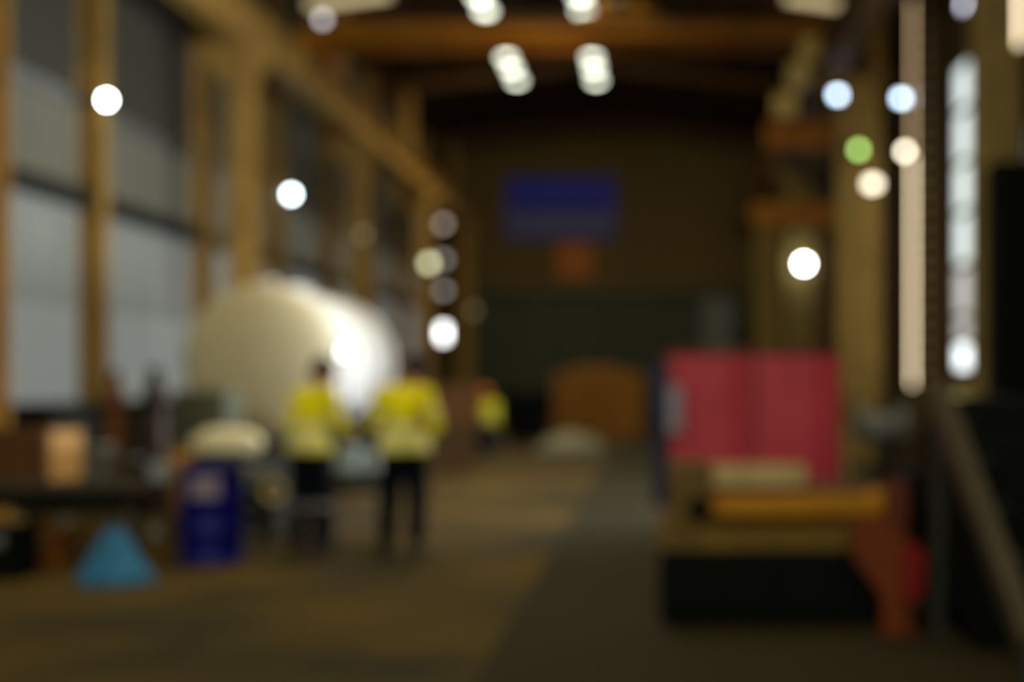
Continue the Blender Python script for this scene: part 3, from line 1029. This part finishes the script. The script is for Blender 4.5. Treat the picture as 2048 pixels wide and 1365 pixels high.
# dark tool trolley behind the drum, cream sack on it
ty = 13.3
tt = thing('tool_trolley', 'dark grey tool trolley behind the blue drum', 'trolley', (wx(478, ty), ty, 0))
MB().box(-.40, .40, -.25, .25, .12, .80, .01).build('body', DARKSTEEL, tt)
for k in range(4):
    d = MB().box(-.37, .37, -.268, -.245, .15 + k * .16, .29 + k * .16, .005).build('drawer', GREY if k == 3 else DARKSTEEL, tt)
    MB().box(-.2, .2, -.29, -.266, .25 + k * .16, .27 + k * .16).build('handle', LGREY, d)
for sx in (-.33, .33):
    for sy in (-.2, .2):
        MB().cyl((sx - .02, sy, .06), (sx + .02, sy, .06), .06, n=16).build('castor', BLACK, tt)
for sx in (-.33, .33):
    MB().box(sx - .03, sx + .03, -.22, .22, .06, .125).build('castor_bracket', DARKSTEEL, tt)
MB().box(-.42, .42, -.27, .27, .80, .825, .005).build('top_tray', DARKSTEEL, tt)


def sack(label, loc, sx, sy, sz, M, rz=0, seed=1):
    rnd = random.Random(seed)
    t = thing('filled_sack', label, 'sack', loc, rz)
    m = MB()
    q = bmesh.ops.create_uvsphere(m.bm, u_segments=28, v_segments=16, radius=1)
    ph = [rnd.uniform(0, 6) for _ in range(6)]
    for v in q['verts']:
        c = v.co.copy()
        sq = lambda a, p: math.copysign(abs(a) ** p, a)
        x, y, z = sq(c.x, .55), sq(c.y, .6), sq(c.z, .75)
        f = 1 + .05 * math.sin(5 * c.x + ph[0]) + .05 * math.sin(6 * c.y + 4 * c.z + ph[1])
        v.co = Vector((x * sx / 2 * f, y * sy / 2 * f, (z * .5 + .5) * sz * (1 + .06 * math.sin(4 * c.x + ph[2]))))
        v.co.z = max(0, v.co.z)
    for f in m.bm.faces:
        f.smooth = True
    m.build('bag', M, t)
    for s in (-1, 1):
        MB().box(s * sx / 2 * 1.02 - .03, s * sx / 2 * 1.02 + .03, -sy * .38, sy * .38, sz * .42, sz * .46, .006).build('seam', M, t)
    return t


CREAM = mat('cream_sackcloth', srgb(252, 238, 200), .8, var=.12)
sack('cream filled sack lying on the dark tool trolley', (wx(455, ty), ty, .825), .62, .42, .24, CREAM, .1, 3)
OCH = mat('ochre_cloth', srgb(170, 118, 44), .8, var=.2)
sack('small ochre sack at the left edge of tool trolley', (wx(368, ty + .45), ty + .45, 0.0), .26, .3, .88, OCH, .3, 5)

# light blue tarpaulin bundle on the floor
by = 10.7
bt = thing('tarp_bundle', 'light blue tarpaulin bundle peaked like a tent on the floor', 'tarpaulin', (wx(228, by), by, 0))
m = MB()
rings = []
n = 30
prof = [(.27, 0), (.27, .05), (.235, .11), (.18, .19), (.13, .28), (.09, .36), (.045, .42), (0, .44)]
for (r, z) in prof:
    ring = []
    if r == 0:
        ring = [m.bm.verts.new((0, 0, z))]
    else:
        for i in range(n):
            a = 2 * math.pi * i / n
            rr = r * (1 + .10 * math.sin(5 * a + 1) + .05 * math.sin(11 * a + z * 20))
            ring.append(m.bm.verts.new((rr * math.cos(a), rr * math.sin(a) * .8, z)))
    rings.append(ring)
for A, B in zip(rings, rings[1:]):
    for i in range(n):
        j = (i + 1) % n
        if len(B) == 1:
            m.bm.faces.new((A[i], A[j], B[0]))
        else:
            m.bm.faces.new((A[i], A[j], B[j], B[i]))
m.bm.faces.new(rings[0][::-1])
for f in m.bm.faces:
    f.smooth = True
TARP = mat('light_blue_tarp', srgb(54, 122, 168), .5, var=.2, scale=5)
m.build('sheet', TARP, bt)
MB().lathe([(.05, .40), (.058, .405), (.058, .425), (.05, .43)], n=16).build('rope', mat('blue_rope', srgb(50, 96, 124), .8), bt)

# ------------------------------------------------------------------ long bench at the left and what stands on, under and behind it
ly = 12.2
lb = thing('long_workbench', 'long dark workbench with steel legs at the left edge', 'workbench', (-5.15, ly, 0))
MB().box(-1.1, .95, -.40, .40, .60, .68, .01).build('bench_top', mat('oily_bench', srgb(70, 62, 48), .6, var=.3), lb)
MB().box(-1.05, .9, -.385, -.365, .46, .60).build('apron', BLACK, lb)
for sx in (-1.0, -.05, .85):
    for sy in (-.34, .34):
        MB().box(sx - .03, sx + .03, sy - .03, sy + .03, 0, .6).build('leg', DARKSTEEL, lb)
MB().box(-1.05, .9, -.3, .3, .12, .15).build('lower_shelf', DARKSTEEL, lb)


def slat_crate(name, label, loc, sx, sy, sz, nsl, M, rz=0, cat='crate'):
    """crate of separate boards on corner posts"""
    t = thing(name, label, cat, loc, rz)
    MB().box(-sx / 2 + .03, sx / 2 - .03, -sy / 2 + .03, sy / 2 - .03, .02, sz - .03).build('lining', STEELBROWN, t)
    h = sz / nsl
    s1 = s2 = None
    for k in range(nsl):
        for s in (-1, 1):
            z = k * h
            if s1 is None:
                s1 = MB().box(-sx / 2, sx / 2, -.012, .012, .006, h - .006, .003).build('board', M, t, (0, s * (sy / 2 - .012), z))
                s2 = MB().box(-.012, .012, -sy / 2 + .026, sy / 2 - .026, .006, h - .006, .003).build('board', M, t, (s * (sx / 2 - .012), 0, z))
            else:
                share('board', s1, t, (0, s * (sy / 2 - .012), z))
                share('board', s2, t, (s * (sx / 2 - .012), 0, z))
    n = max(3, nsl)
    s3 = None
    for k in range(n):
        y = -sy / 2 + (k + .5) * sy / n
        if s3 is None:
            s3 = MB().box(-sx / 2, sx / 2, -sy / n / 2 + .004, sy / n / 2 - .004, 0, .02).build('lid_board', M, t, (0, y, sz))
        else:
            share('lid_board', s3, t, (0, y, sz))
    for sxx in (-1, 1):
        MB().box(sxx * (sx / 2 - .07) - .04, sxx * (sx / 2 - .07) + .04, -sy / 2 - .022, -sy / 2, 0, sz).build('cleat', M, t)
    return t


slat_crate('wooden_crate', 'brown wooden crate on the long workbench at the left edge', (wx(38, ly), ly, .68), .52, .4, .42, 4, mat('brown_crate_wood', srgb(96, 60, 26), .7, var=.3, scale=4, stretch=(1, 1, 8)))
bd = thing('plywood_offcut', 'pale orange board standing upright on the workbench beside the brown crate', 'board', (wx(131, ly - .1), ly - .1, .68), math.radians(58))
MB().box(-.15, .15, -.02, .0, 0, .42, .003).build('face_ply', mat('pale_orange_ply', srgb(250, 192, 124), .55, var=.12, scale=3, stretch=(1, 1, 6)), bd)
MB().box(-.148, .148, .0, .02, 0, .418, .003).build('back_ply', WOOD, bd)


def can(label, loc, r, h, M, name='paint_can'):
    t = thing(name, label, 'can', loc)
    MB().lathe([(r - .006, 0), (r, .006), (r, h - .008), (r + .004, h - .004), (r - .008, h), (r - .015, h - .01), (0, h - .01)], n=24).build('body', M, t)
    MB().lathe([(r * .8, h - .012), (r * .8, h + .004), (0, h + .006)], n=24).build('lid', LGREY, t)
    m = MB()
    pts = [Vector((math.cos(a) * r * 1.05, -.02 * math.sin(a) - r * .3 * math.sin(a), h * .75 - math.sin(a) * r * .9)) for a in [math.pi * i / 8 for i in range(9)]]
    for p, q in zip(pts, pts[1:]):
        m.cyl(p, q, .003, n=6)
    m.build('handle', GREY, t)
    return t


can('dull grey paint can on the workbench near the gas cylinders', (wx(205, ly), ly, .68), .11, .28, mat('dull_can', srgb(122, 124, 116), .4, .3))
can('small dark grey can on the workbench beside the trolley', (wx(272, ly + .1), ly + .1, .68), .09, .17, DARKSTEEL)
can('low light grey can at the right end of the workbench', (wx(320, ly - .1), ly - .1, .68), .085, .13, LGREY)

lidded_box('orange plastic box on the floor under the left workbench', 'storage_box', (wx(95, 11.6), 11.6, .0), .30, .3, .30, mat('dull_orange', srgb(120, 70, 12), .6), mat('dull_orange_lid', srgb(104, 64, 14), .6))
lidded_box('mustard yellow box under the workbench beside blue tarpaulin', 'storage_box', (wx(322, 11.95), 11.95, .0), .24, .26, .36, mat('mustard', srgb(84, 62, 8), .6), mat('mustard_lid', srgb(80, 60, 12), .6))
lidded_box('long mustard box on the lower shelf of the left workbench', 'storage_box', (wx(150, 12.15), 12.15, .15), .72, .34, .26, MATS['mustard'], MATS['mustard_lid'])
lidded_box('black plastic box on the floor at the far left edge', 'storage_box', (wx(15, 11.0), 11.0, .0), .34, .34, .42, BLACK, BLACK)


def gas_cylinder(label, loc, r, h, M, cap):
    t = thing('gas_cylinder', label, 'gas cylinder', loc)
    MB().lathe([(r * .85, 0), (r, .03), (r, h - .30), (r * .92, h - .22), (r * .65, h - .15), (r * .35, h - .12), (r * .33, h - .08), (0, h - .08)], n=28).build('bottle', M, t)
    MB().lathe([(.03, h - .09), (.03, h - .02), (.016, h), (0, h)], n=14).cyl((-.05, 0, h - .045), (.05, 0, h - .045), .012, n=10).build('valve', mat('brass', srgb(170, 130, 60), .35, .8), t)
    MB().lathe([(r * .5, h - .14), (r * .5, h - .02), (r * .42, h + .02), (r * .42, h - .02), (r * .45, h - .14)], n=20).build('valve_guard', cap, t)
    MB().lathe([(r + .001, h - .42), (r + .003, h - .42), (r + .003, h - .34), (r + .001, h - .34)], n=28).build('colour_band', cap, t)
    return t


gy = 14.6
gas_cylinder('slim rust brown gas cylinder behind the workbench', (wx(230, gy), gy, 0), .095, 1.62, mat('rust_brown', srgb(112, 66, 34), .5, var=.3), mat('dark_red', srgb(90, 40, 30), .5))
gas_cylinder('thick dark brown gas cylinder behind the workbench, next to the tank', (wx(310, gy), gy, 0), .13, 1.64, mat('dark_brown', srgb(56, 40, 26), .5, var=.3), BLACK)

# clear film wrapped pallet in front of the tank end
fy = 16.0
fw = thing('wrapped_pallet', 'film wrapped grey-green stack on a pallet in front of the tank end', 'pallet load', (wx(418, fy), fy, 0))
FILM = mat('grey_green_film', srgb(92, 96, 80), .3, var=.25, scale=4, bump=.6)
MB().box(-.36, .36, -.35, .35, .14, .78, .03).build('carton', FILM, fw)
MB().box(-.32, .30, -.33, .33, .78, 1.42, .04).build('carton', FILM, fw)
for k in range(5):
    MB().box(-.4 + k * .18, -.4 + k * .18 + .10, -.38, .38, .115, .14).build('deck_board', WOOD, fw)
for sx in (-.36, 0, .36):
    MB().box(sx - .04, sx + .04, -.38, .38, 0, .115).build('runner', WOOD, fw)
# low steel rail run and dark cabinets along the left wall
ry = 17.4
lc = thing('low_cabinet', 'long low black cabinet against the left wall below the pale sheets', 'cabinet', (-7.55, 19.2, 0))
MB().box(-.45, .45, -2.4, 2.4, 0, 1.20, .02).build('body', BLACK, lc)
for k in range(4):
    d = MB().box(.44, .47, -2.35 + k * 1.19, -2.35 + k * 1.19 + 1.14, .06, 1.12, .008).build('door', DARKSTEEL, lc)
    MB().box(.47, .49, -2.35 + k * 1.19 + .95, -2.35 + k * 1.19 + .98, .5, .7).build('handle', GREY, d)
MB().box(-.47, .48, -2.42, 2.42, 1.20, 1.235).build('top', DARKSTEEL, lc)

# ------------------------------------------------------------------ further down the aisle
cy = 24.0
BRW = mat('brown_board', srgb(72, 50, 24), .7, var=.25, scale=3)
slat_crate('wooden_crate', 'narrow brown crate on the floor behind the right worker', (wx(912, cy), cy, 0), .62, .6, .78, 5, BRW)
slat_crate('wooden_crate', 'wider brown crate stacked on top of the narrow crate', (wx(912, cy), cy, .80), .80, .62, .62, 4, mat('orange_brown_board', srgb(92, 58, 24), .7, var=.2, scale=3))

sy_ = 33.2
sk = thing('waste_skip', 'black steel waste skip between the far worker and the large crate', 'skip', (wx(1056, sy_), sy_, 0))
MB().prism([(-.42, .12), (.42, .12), (.58, 1.18), (-.58, 1.18)], 'y', -.6, .6).build('hopper', BLACK, sk)
MB().box(-.62, .62, -.64, .64, 1.18, 1.25).build('rim', BLACK, sk)
for s in (-1, 1):
    MB().box(s * .36 - .05, s * .36 + .05, -.55, .55, 0, .13).build('skid', BLACK, sk)
    MB().box(s * .52 - .02, s * .52 + .02, -.68, -.6, .5, .9).build('lifting_lug', DARKSTEEL, sk)

gy2 = 38.0
slat_crate('wooden_crate', 'large ochre timber crate before the roller door', (wx(1200, gy2), gy2, 0), 2.35, 1.6, 1.72, 7, mat('ochre_timber', srgb(158, 108, 40), .7, var=.25, scale=2))
pw = thing('timber_bundle', 'low bundle of paler planks on top of the large crate', 'planks', (wx(1195, gy2), gy2, 1.74))
for k in range(5):
    MB().box(-.62, .62, -.5 + k * .2, -.5 + k * .2 + .18, 0, .12, .01).build('plank', WOOD, pw)

hy = 30.5
hp_ = thing('sheeted_heap', 'low pale grey sheeted heap on the aisle floor before the large crate', 'heap', (wx(1142, hy), hy, 0))
m = MB()
q = bmesh.ops.create_grid(m.bm, x_segments=26, y_segments=18, size=1)
for v in q['verts']:
    x, y = v.co.x, v.co.y
    e = max(0, 1 - (abs(x) ** 3)) * max(0, 1 - abs(y) ** 3)
    v.co = Vector((x * .72, y * .5, .34 * e ** .6 * (1 + .25 * math.sin(5 * x + 2) * math.cos(4 * y)) + .004))
r = bmesh.ops.extrude_face_region(m.bm, geom=m.bm.faces[:])
for v in [g for g in r['geom'] if isinstance(g, bmesh.types.BMVert)]:
    v.co.z = 0
for f in m.bm.faces:
    f.smooth = True
m.build('sheet', mat('offwhite_sheet', srgb(140, 138, 120), .6, var=.1), hp_)
for k, (bx, byy) in enumerate(((-.5, -.2), (.45, .1))):
    MB().box(bx - .1, bx + .1, byy - .06, byy + .06, .10, .26, .01).build('weight_block', GREY, hp_)

nv = thing('steel_locker', 'dark navy steel locker standing behind the red screen', 'locker', (wx(1322, 17.5), 17.5, 0))
NB = mat('locker_navy', srgb(24, 34, 66), .5, var=.2)
MB().box(-.10, .24, -.25, .25, 0, 1.72, .01).build('body', NB, nv)
MB().box(-.08, .22, -.27, -.248, .06, 1.68, .006).build('door', NB, nv)
MB().box(.15, .17, -.29, -.27, .85, 1.0).build('handle', GREY, nv)

# ------------------------------------------------------------------ red welding screen
wy = 11.6
ws = thing('welding_screen', 'red two panel welding screen on a steel frame behind the yellow bench', 'screen', (wx(1508, wy), wy, 0))
RED = mat('red_pvc_curtain', srgb(222, 84, 102), .4, var=.12, scale=2, trans=.4)
hw = 1.31 / 2 + .02
zt, zb_ = wz(712, wy), .62
m = MB()
for x in (-hw - .02, hw + .02):
    m.cyl((x, 0, .05), (x, 0, zt + .04), .018, n=12)
m.cyl((-hw - .02, 0, zt + .03), (hw + .02, 0, zt + .03), .018, n=12)
m.cyl((-hw - .02, 0, zb_ - .05), (hw + .02, 0, zb_ - .05), .014, n=12)
m.build('frame', mat('dark_red_frame', srgb(110, 24, 26), .45), ws)
for x in (-hw - .02, hw + .02):
    MB().box(x - .03, x + .03, -.28, .28, .0, .05, .008).build('foot', BLACK, ws)
for x0, x1 in ((-hw, -.015), (.015, hw)):
    m = MB()
    n = 24
    fr, bk = [], []
    for i in range(n + 1):
        u = i / n
        x = x0 + (x1 - x0) * u
        y = .006 * math.sin(u * math.pi * 5) - .05 * math.sin(u * math.pi)
        fr.append((x, y))
        bk.append((x, y + .004))
    m.prism(fr + bk[::-1], 'z', zb_, zt)
    c = m.build('curtain', RED, ws)
    src = None
    for k in range(5):
        x = x0 + (x1 - x0) * (k + .5) / 5
        if src is None:
            src = MB().lathe([(.020, -.006), (.028, -.006), (.028, .006), (.020, .006), (.020, -.006)], axis=(1, 0, 0), n=14).build('ring', GREY, c, (x, 0, zt + .02))
        else:
            share('ring', src, c, (x, 0, zt + .02))
lv = thing('notice_card', 'pale lilac card hung at the left edge of the red screen', 'card', (wx(1350, wy - .16), wy - .16, 0))
LIL = mat('lilac_card', srgb(150, 140, 156), .6, var=.15)
MB().box(-.06, .06, -.004, .004, 1.10, 1.48, .002).build('sheet', LIL, lv)
MB().cyl((0, 0, 1.48), (0, .14, 1.60), .004, n=6).cyl((0, .14, 1.60), (.06, .14, 1.76), .004, n=6).build('cord', GREY, lv)

# ------------------------------------------------------------------ yellow bench machine with black skirt
my = 9.3
mb = thing('machine_bench', 'yellow steel machine bench with black front skirt on the right', 'workbench', (0, my, 0))
X0, X1 = wx(1318, my), wx(1795, my)
zc = wz(1050, my)
# wide lower deck, chamfered at the left corner
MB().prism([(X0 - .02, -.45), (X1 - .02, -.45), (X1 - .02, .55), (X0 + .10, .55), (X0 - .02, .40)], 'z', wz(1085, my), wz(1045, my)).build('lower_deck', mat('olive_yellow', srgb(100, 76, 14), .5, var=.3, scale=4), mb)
MB().box(X0, wx(1772, my), -.42, .5, .05, wz(1085, my), .01).build('skirt', BLACK, mb)
for k in range(4):
    xx = X0 + .03 + k * .36
    MB().box(xx, xx + .33, -.435, -.415, .09, wz(1100, my), .006).build('skirt_panel', BLACK, mb)
for sx in (X0 + .06, X0 + .55, wx(1690, my)):
    for sy in (-.31, .39):
        MB().box(sx - .05, sx + .05, sy - .05, sy + .05, 0, .05).build('foot', BLACK, mb)
# upper yellow box beam
MB().box(X0 + .12, X1 + .03, -.12, .42, wz(1030, my), wz(985, my) + .0, .015).build('upper_beam', YELLOW, mb)
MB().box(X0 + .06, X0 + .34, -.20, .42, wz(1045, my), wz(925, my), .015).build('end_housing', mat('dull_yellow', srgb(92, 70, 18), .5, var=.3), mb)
MB().cyl((wx(1396, my), -.235, wz(1012, my)), (wx(1396, my), -.19, wz(1012, my)), .075, n=24).build('port', BLACK, mb)
MB().box(X0 + .3, X1 - .2, -.05, .40, wz(985, my), wz(972, my)).build('table_plate', STEELBROWN, mb)
MB().box(X0 + .5, X1 - .10, .02, .34, wz(1045, my), wz(1030, my)).build('web', STEELBROWN, mb)
pl = thing('timber_plank', 'pale timber plank lying along the yellow machine bench', 'plank', (wx(1505, my), my - .02, wz(972, my)))
MB().box(-.38, .34, -.15, .13, 0, .075, .006).build('lower_board', mat('olive_plank', srgb(176, 154, 108), .7, var=.2, scale=3, stretch=(6, 1, 1)), pl)
MB().box(-.33, .34, -.13, .12, .075, .14, .006).build('upper_board', MATS['olive_plank'], pl)

# orange and red stand at the right end
oy = 8.6
os_ = thing('bracket_stand', 'orange steel stand with curved foot and red shield at bench right end', 'stand', (0, oy, 0))
OR2 = mat('stand_orange', srgb(104, 42, 4), .6, var=.25)
fx = lambda p: wx(p, oy)
fz = lambda p: wz(p, oy)
MB().prism([(fx(1702), fz(1040)), (fx(1806), fz(1040)), (fx(1820), fz(1110)), (fx(1818), .0), (fx(1765), .0), (fx(1762), fz(1190)), (fx(1740), fz(1160)), (fx(1708), fz(1120))], 'y', -.05, .05).build('web', OR2, os_)
MB().box(fx(1758), fx(1830), -.12, .12, 0, .03).build('base_plate', OR2, os_)
MB().prism([(fx(1798), fz(1090)), (fx(1828), fz(1082)), (fx(1846), fz(1110)), (fx(1840), fz(1185)), (fx(1800), fz(1205))], 'y', -.09, -.06).build('shield', mat('stand_red', srgb(118, 10, 6), .6, var=.15), os_)
MB().box(fx(1770), fx(1812), -.08, .08, fz(1045), fz(960), .01).build('head', mat('dark_orange_red', srgb(84, 34, 12), .5), os_)

# grinder wheel and post behind the bench
gy3 = 12.4
gw = thing('pedestal_grinder', 'grey pedestal grinder with round guard right of the red screen', 'grinder', (wx(1762, gy3), gy3, 0))
MB().lathe([(.17, 0), (.17, .02), (.06, .05), (.055, .95), (.09, 1.0), (0, 1.0)], n=20).build('pedestal', DARKSTEEL, gw)
MB().cyl((-.13, 0, 1.13), (.13, 0, 1.13), .11, n=24).build('motor', GREY, gw)
for s in (-1, 1):
    g = MB().cyl((s * .14, 0, 1.15), (s * .21, 0, 1.15), .16, n=28).build('wheel_guard', GREY, gw)
    MB().cyl((s * .21, 0, 1.15), (s * .225, 0, 1.15), .13, n=28).build('wheel', mat('grind_stone', srgb(96, 98, 104), .8), g)
MB().cyl((0, -.02, 1.0), (0, -.02, 1.05), .07, n=16).build('neck', DARKSTEEL, gw)
ps = thing('barrier_post', 'slim cream post standing between red screen and grinder', 'post', (wx(1692, 12.1), 12.1, 0))
MB().lathe([(.15, 0), (.15, .03), (.04, .05), (.022, .06), (.022, 1.46), (.03, 1.47), (.03, 1.50), (0, 1.52)], n=16).build('pole', mat('cream_paint', srgb(190, 160, 104), .5), ps)
MB().lathe([(.024, 1.2), (.026, 1.2), (.026, 1.3), (.024, 1.3)], n=16).build('band', mat('stand_red', srgb(186, 30, 22)), ps)
hx = thing('wall_cabinet', 'dark yellowish cabinet standing low against right wall behind black machine', 'cabinet', (4.1, 19.6, 0))
MB().box(-.3, .3, -.5, .5, 0, 1.35, .02).build('body', mat('dark_mustard', srgb(96, 84, 26), .6), hx)
MB().box(-.26, .26, -.53, -.498, .06, 1.3, .01).build('door', mat('dark_mustard'  , srgb(96, 84, 26)), hx)
MB().box(.18, .20, -.55, -.53, .6, .8).build('handle', GREY, hx)

# ------------------------------------------------------------------ black machine and slanting steel chute at the right edge
ky = 8.0
km = thing('press_machine', 'tall black machine cabinet filling the right edge of the picture', 'machine', (0, ky, 0))
DG = mat('black_green_enamel', srgb(6, 10, 7), .7, var=.3, spec=.1)
PX = 1.80
MB().box(PX, PX + 1.5, 0, 1.6, .07, 1.22, .03).build('cabinet', DG, km)
MB().box(PX + .03, PX + 1.4, .5, 1.55, 1.22, 1.42, .03).build('hood', BLACK, km)
MB().box(PX + .08, PX + .75, -.025, .002, .14, 1.1, .01).build('access_door', BLACK, km)
MB().box(PX + .12, PX + .15, -.04, -.024, .55, .70).build('handle', DARKSTEEL, km)
MB().box(PX + .05, PX + 1.45, .05, 1.55, 0, .07).build('plinth', BLACK, km)
for k in range(3):
    MB().box(PX - .012, PX + .002, .1 + k * .5, .1 + k * .5 + .45, .2, 1.1, .005).build('side_panel', DG, km)
ch = thing('steel_chute', 'slanting grey-brown steel chute rail running down past the black machine', 'chute', (0, 0, 0))
a = Vector((wx(1878, 8.3), 8.3, wz(788, 8.3)))
b = Vector((wx(2062, 6.6), 6.6, wz(1300, 6.6)))
CH = mat('chute_steel', srgb(78, 70, 56), .5, .2, var=.2)
MB().bar(a, b, .10, .16, up=(0, 1, 0)).build('rail', CH, ch)
MB().bar(b, (b.x, b.y, 0), .06, .06).build('leg', DARKSTEEL, ch)
MB().bar(a, (a.x, a.y + .05, 0), .06, .06).build('leg', DARKSTEEL, ch)
d = (b - a)
for k in range(5):
    p = a + d * (.12 + k * .19)
    MB().bar(p, p + Vector((.16, .05, 0)), .03, .03).build('stay', DARKSTEEL, ch)

# ------------------------------------------------------------------ added light standing in for the glint on the tank, cable coil on the trolley
wl_y = 17.2
wk = thing('tank_glint_light', 'bright tripod light added for the glint on the white tank side', 'lamp', (wx(690, wl_y), wl_y, 0))
MB().cyl((0, 0, .55), (0, 0, 1.74), .016, n=10).build('pole', DARKSTEEL, wk)
for k in range(3):
    a = math.radians(90 + k * 120)
    MB().cyl((0, 0, .6), (.38 * math.cos(a), .38 * math.sin(a), .01), .012, n=8).build('leg', DARKSTEEL, wk)
zw = wz(705, wl_y)
MB().box(-.10, .10, 0, .08, zw - .09, zw + .09, .015).build('housing', YELLOW, wk)
MB().box(-.055, .055, -.012, .002, zw - .05, zw + .05, .004).build('glass', glow('tank_glint_glass', (.88, .97, .95), 6), wk)
cc = thing('cable_coil', 'cream cable coil hanging from the tool trolley top near left worker', 'cable coil', (wx(548, ty - .345), ty - .345, .52))
m = MB()
for k in range(3):
    rr = .075 + .012 * k
    pts = [Vector((rr * math.cos(a), -.010 * k, rr * math.sin(a))) for a in [2 * math.pi * i / 20 for i in range(21)]]
    for p, q in zip(pts, pts[1:]):
        m.cyl(p, q, .012, n=8)
m.build('loops', mat('cream_cable', srgb(226, 200, 140), .5), cc)
MB().cyl((0, .0, .08), (-.05, .07, .29), .006, n=8).build('hook', GREY, cc)

lidded_box('low dark box under the seated distant worker', 'storage_box', (wx(976, FY), FY, 0), .42, .4, .43, DARKSTEEL, DARKSTEEL, .2)
lk = thing('low_cabinet', 'low black cabinet added to darken the floor between yellow bench and black machine', 'cabinet', (2.15, 10.6, 0))  # cabinet added to hide a bright patch of lit floor
MB().box(-.38, .38, -.6, .6, .05, .86, .015).build('body', BLACK, lk)
for k in range(2):
    d = MB().box(-.36 + k * .37, -.01 + k * .37, -.62, -.598, .09, .82, .006).build('door', DG, lk)
    MB().box(-.06 + k * .09, -.04 + k * .09, -.64, -.62, .45, .58).build('handle', DARKSTEEL, lk)
MB().box(-.35, .35, -.57, .57, 0, .05).build('plinth', BLACK, lk)

tr_ = thing('column_dark_cover', 'tall narrow black cabinet added at the right edge to darken the crane column', 'cabinet', (3.98, 15.5, 0))  # black cabinet added to cover the lit lower part of the column
MB().box(-.30, .30, -.2, .2, .06, 3.9, .01).build('body', BLACK, tr_)
for k in range(2):
    d = MB().box(-.29 + k * .295, -.005 + k * .295, -.22, -.199, .1, 3.85, .005).build('door', BLACK, tr_)
    MB().box(-.04 + k * .06, -.025 + k * .06, -.235, -.22, 1.1, 1.3).build('handle', DARKSTEEL, d)
MB().box(-.28, .28, -.18, .18, 0, .06).build('plinth', BLACK, tr_)
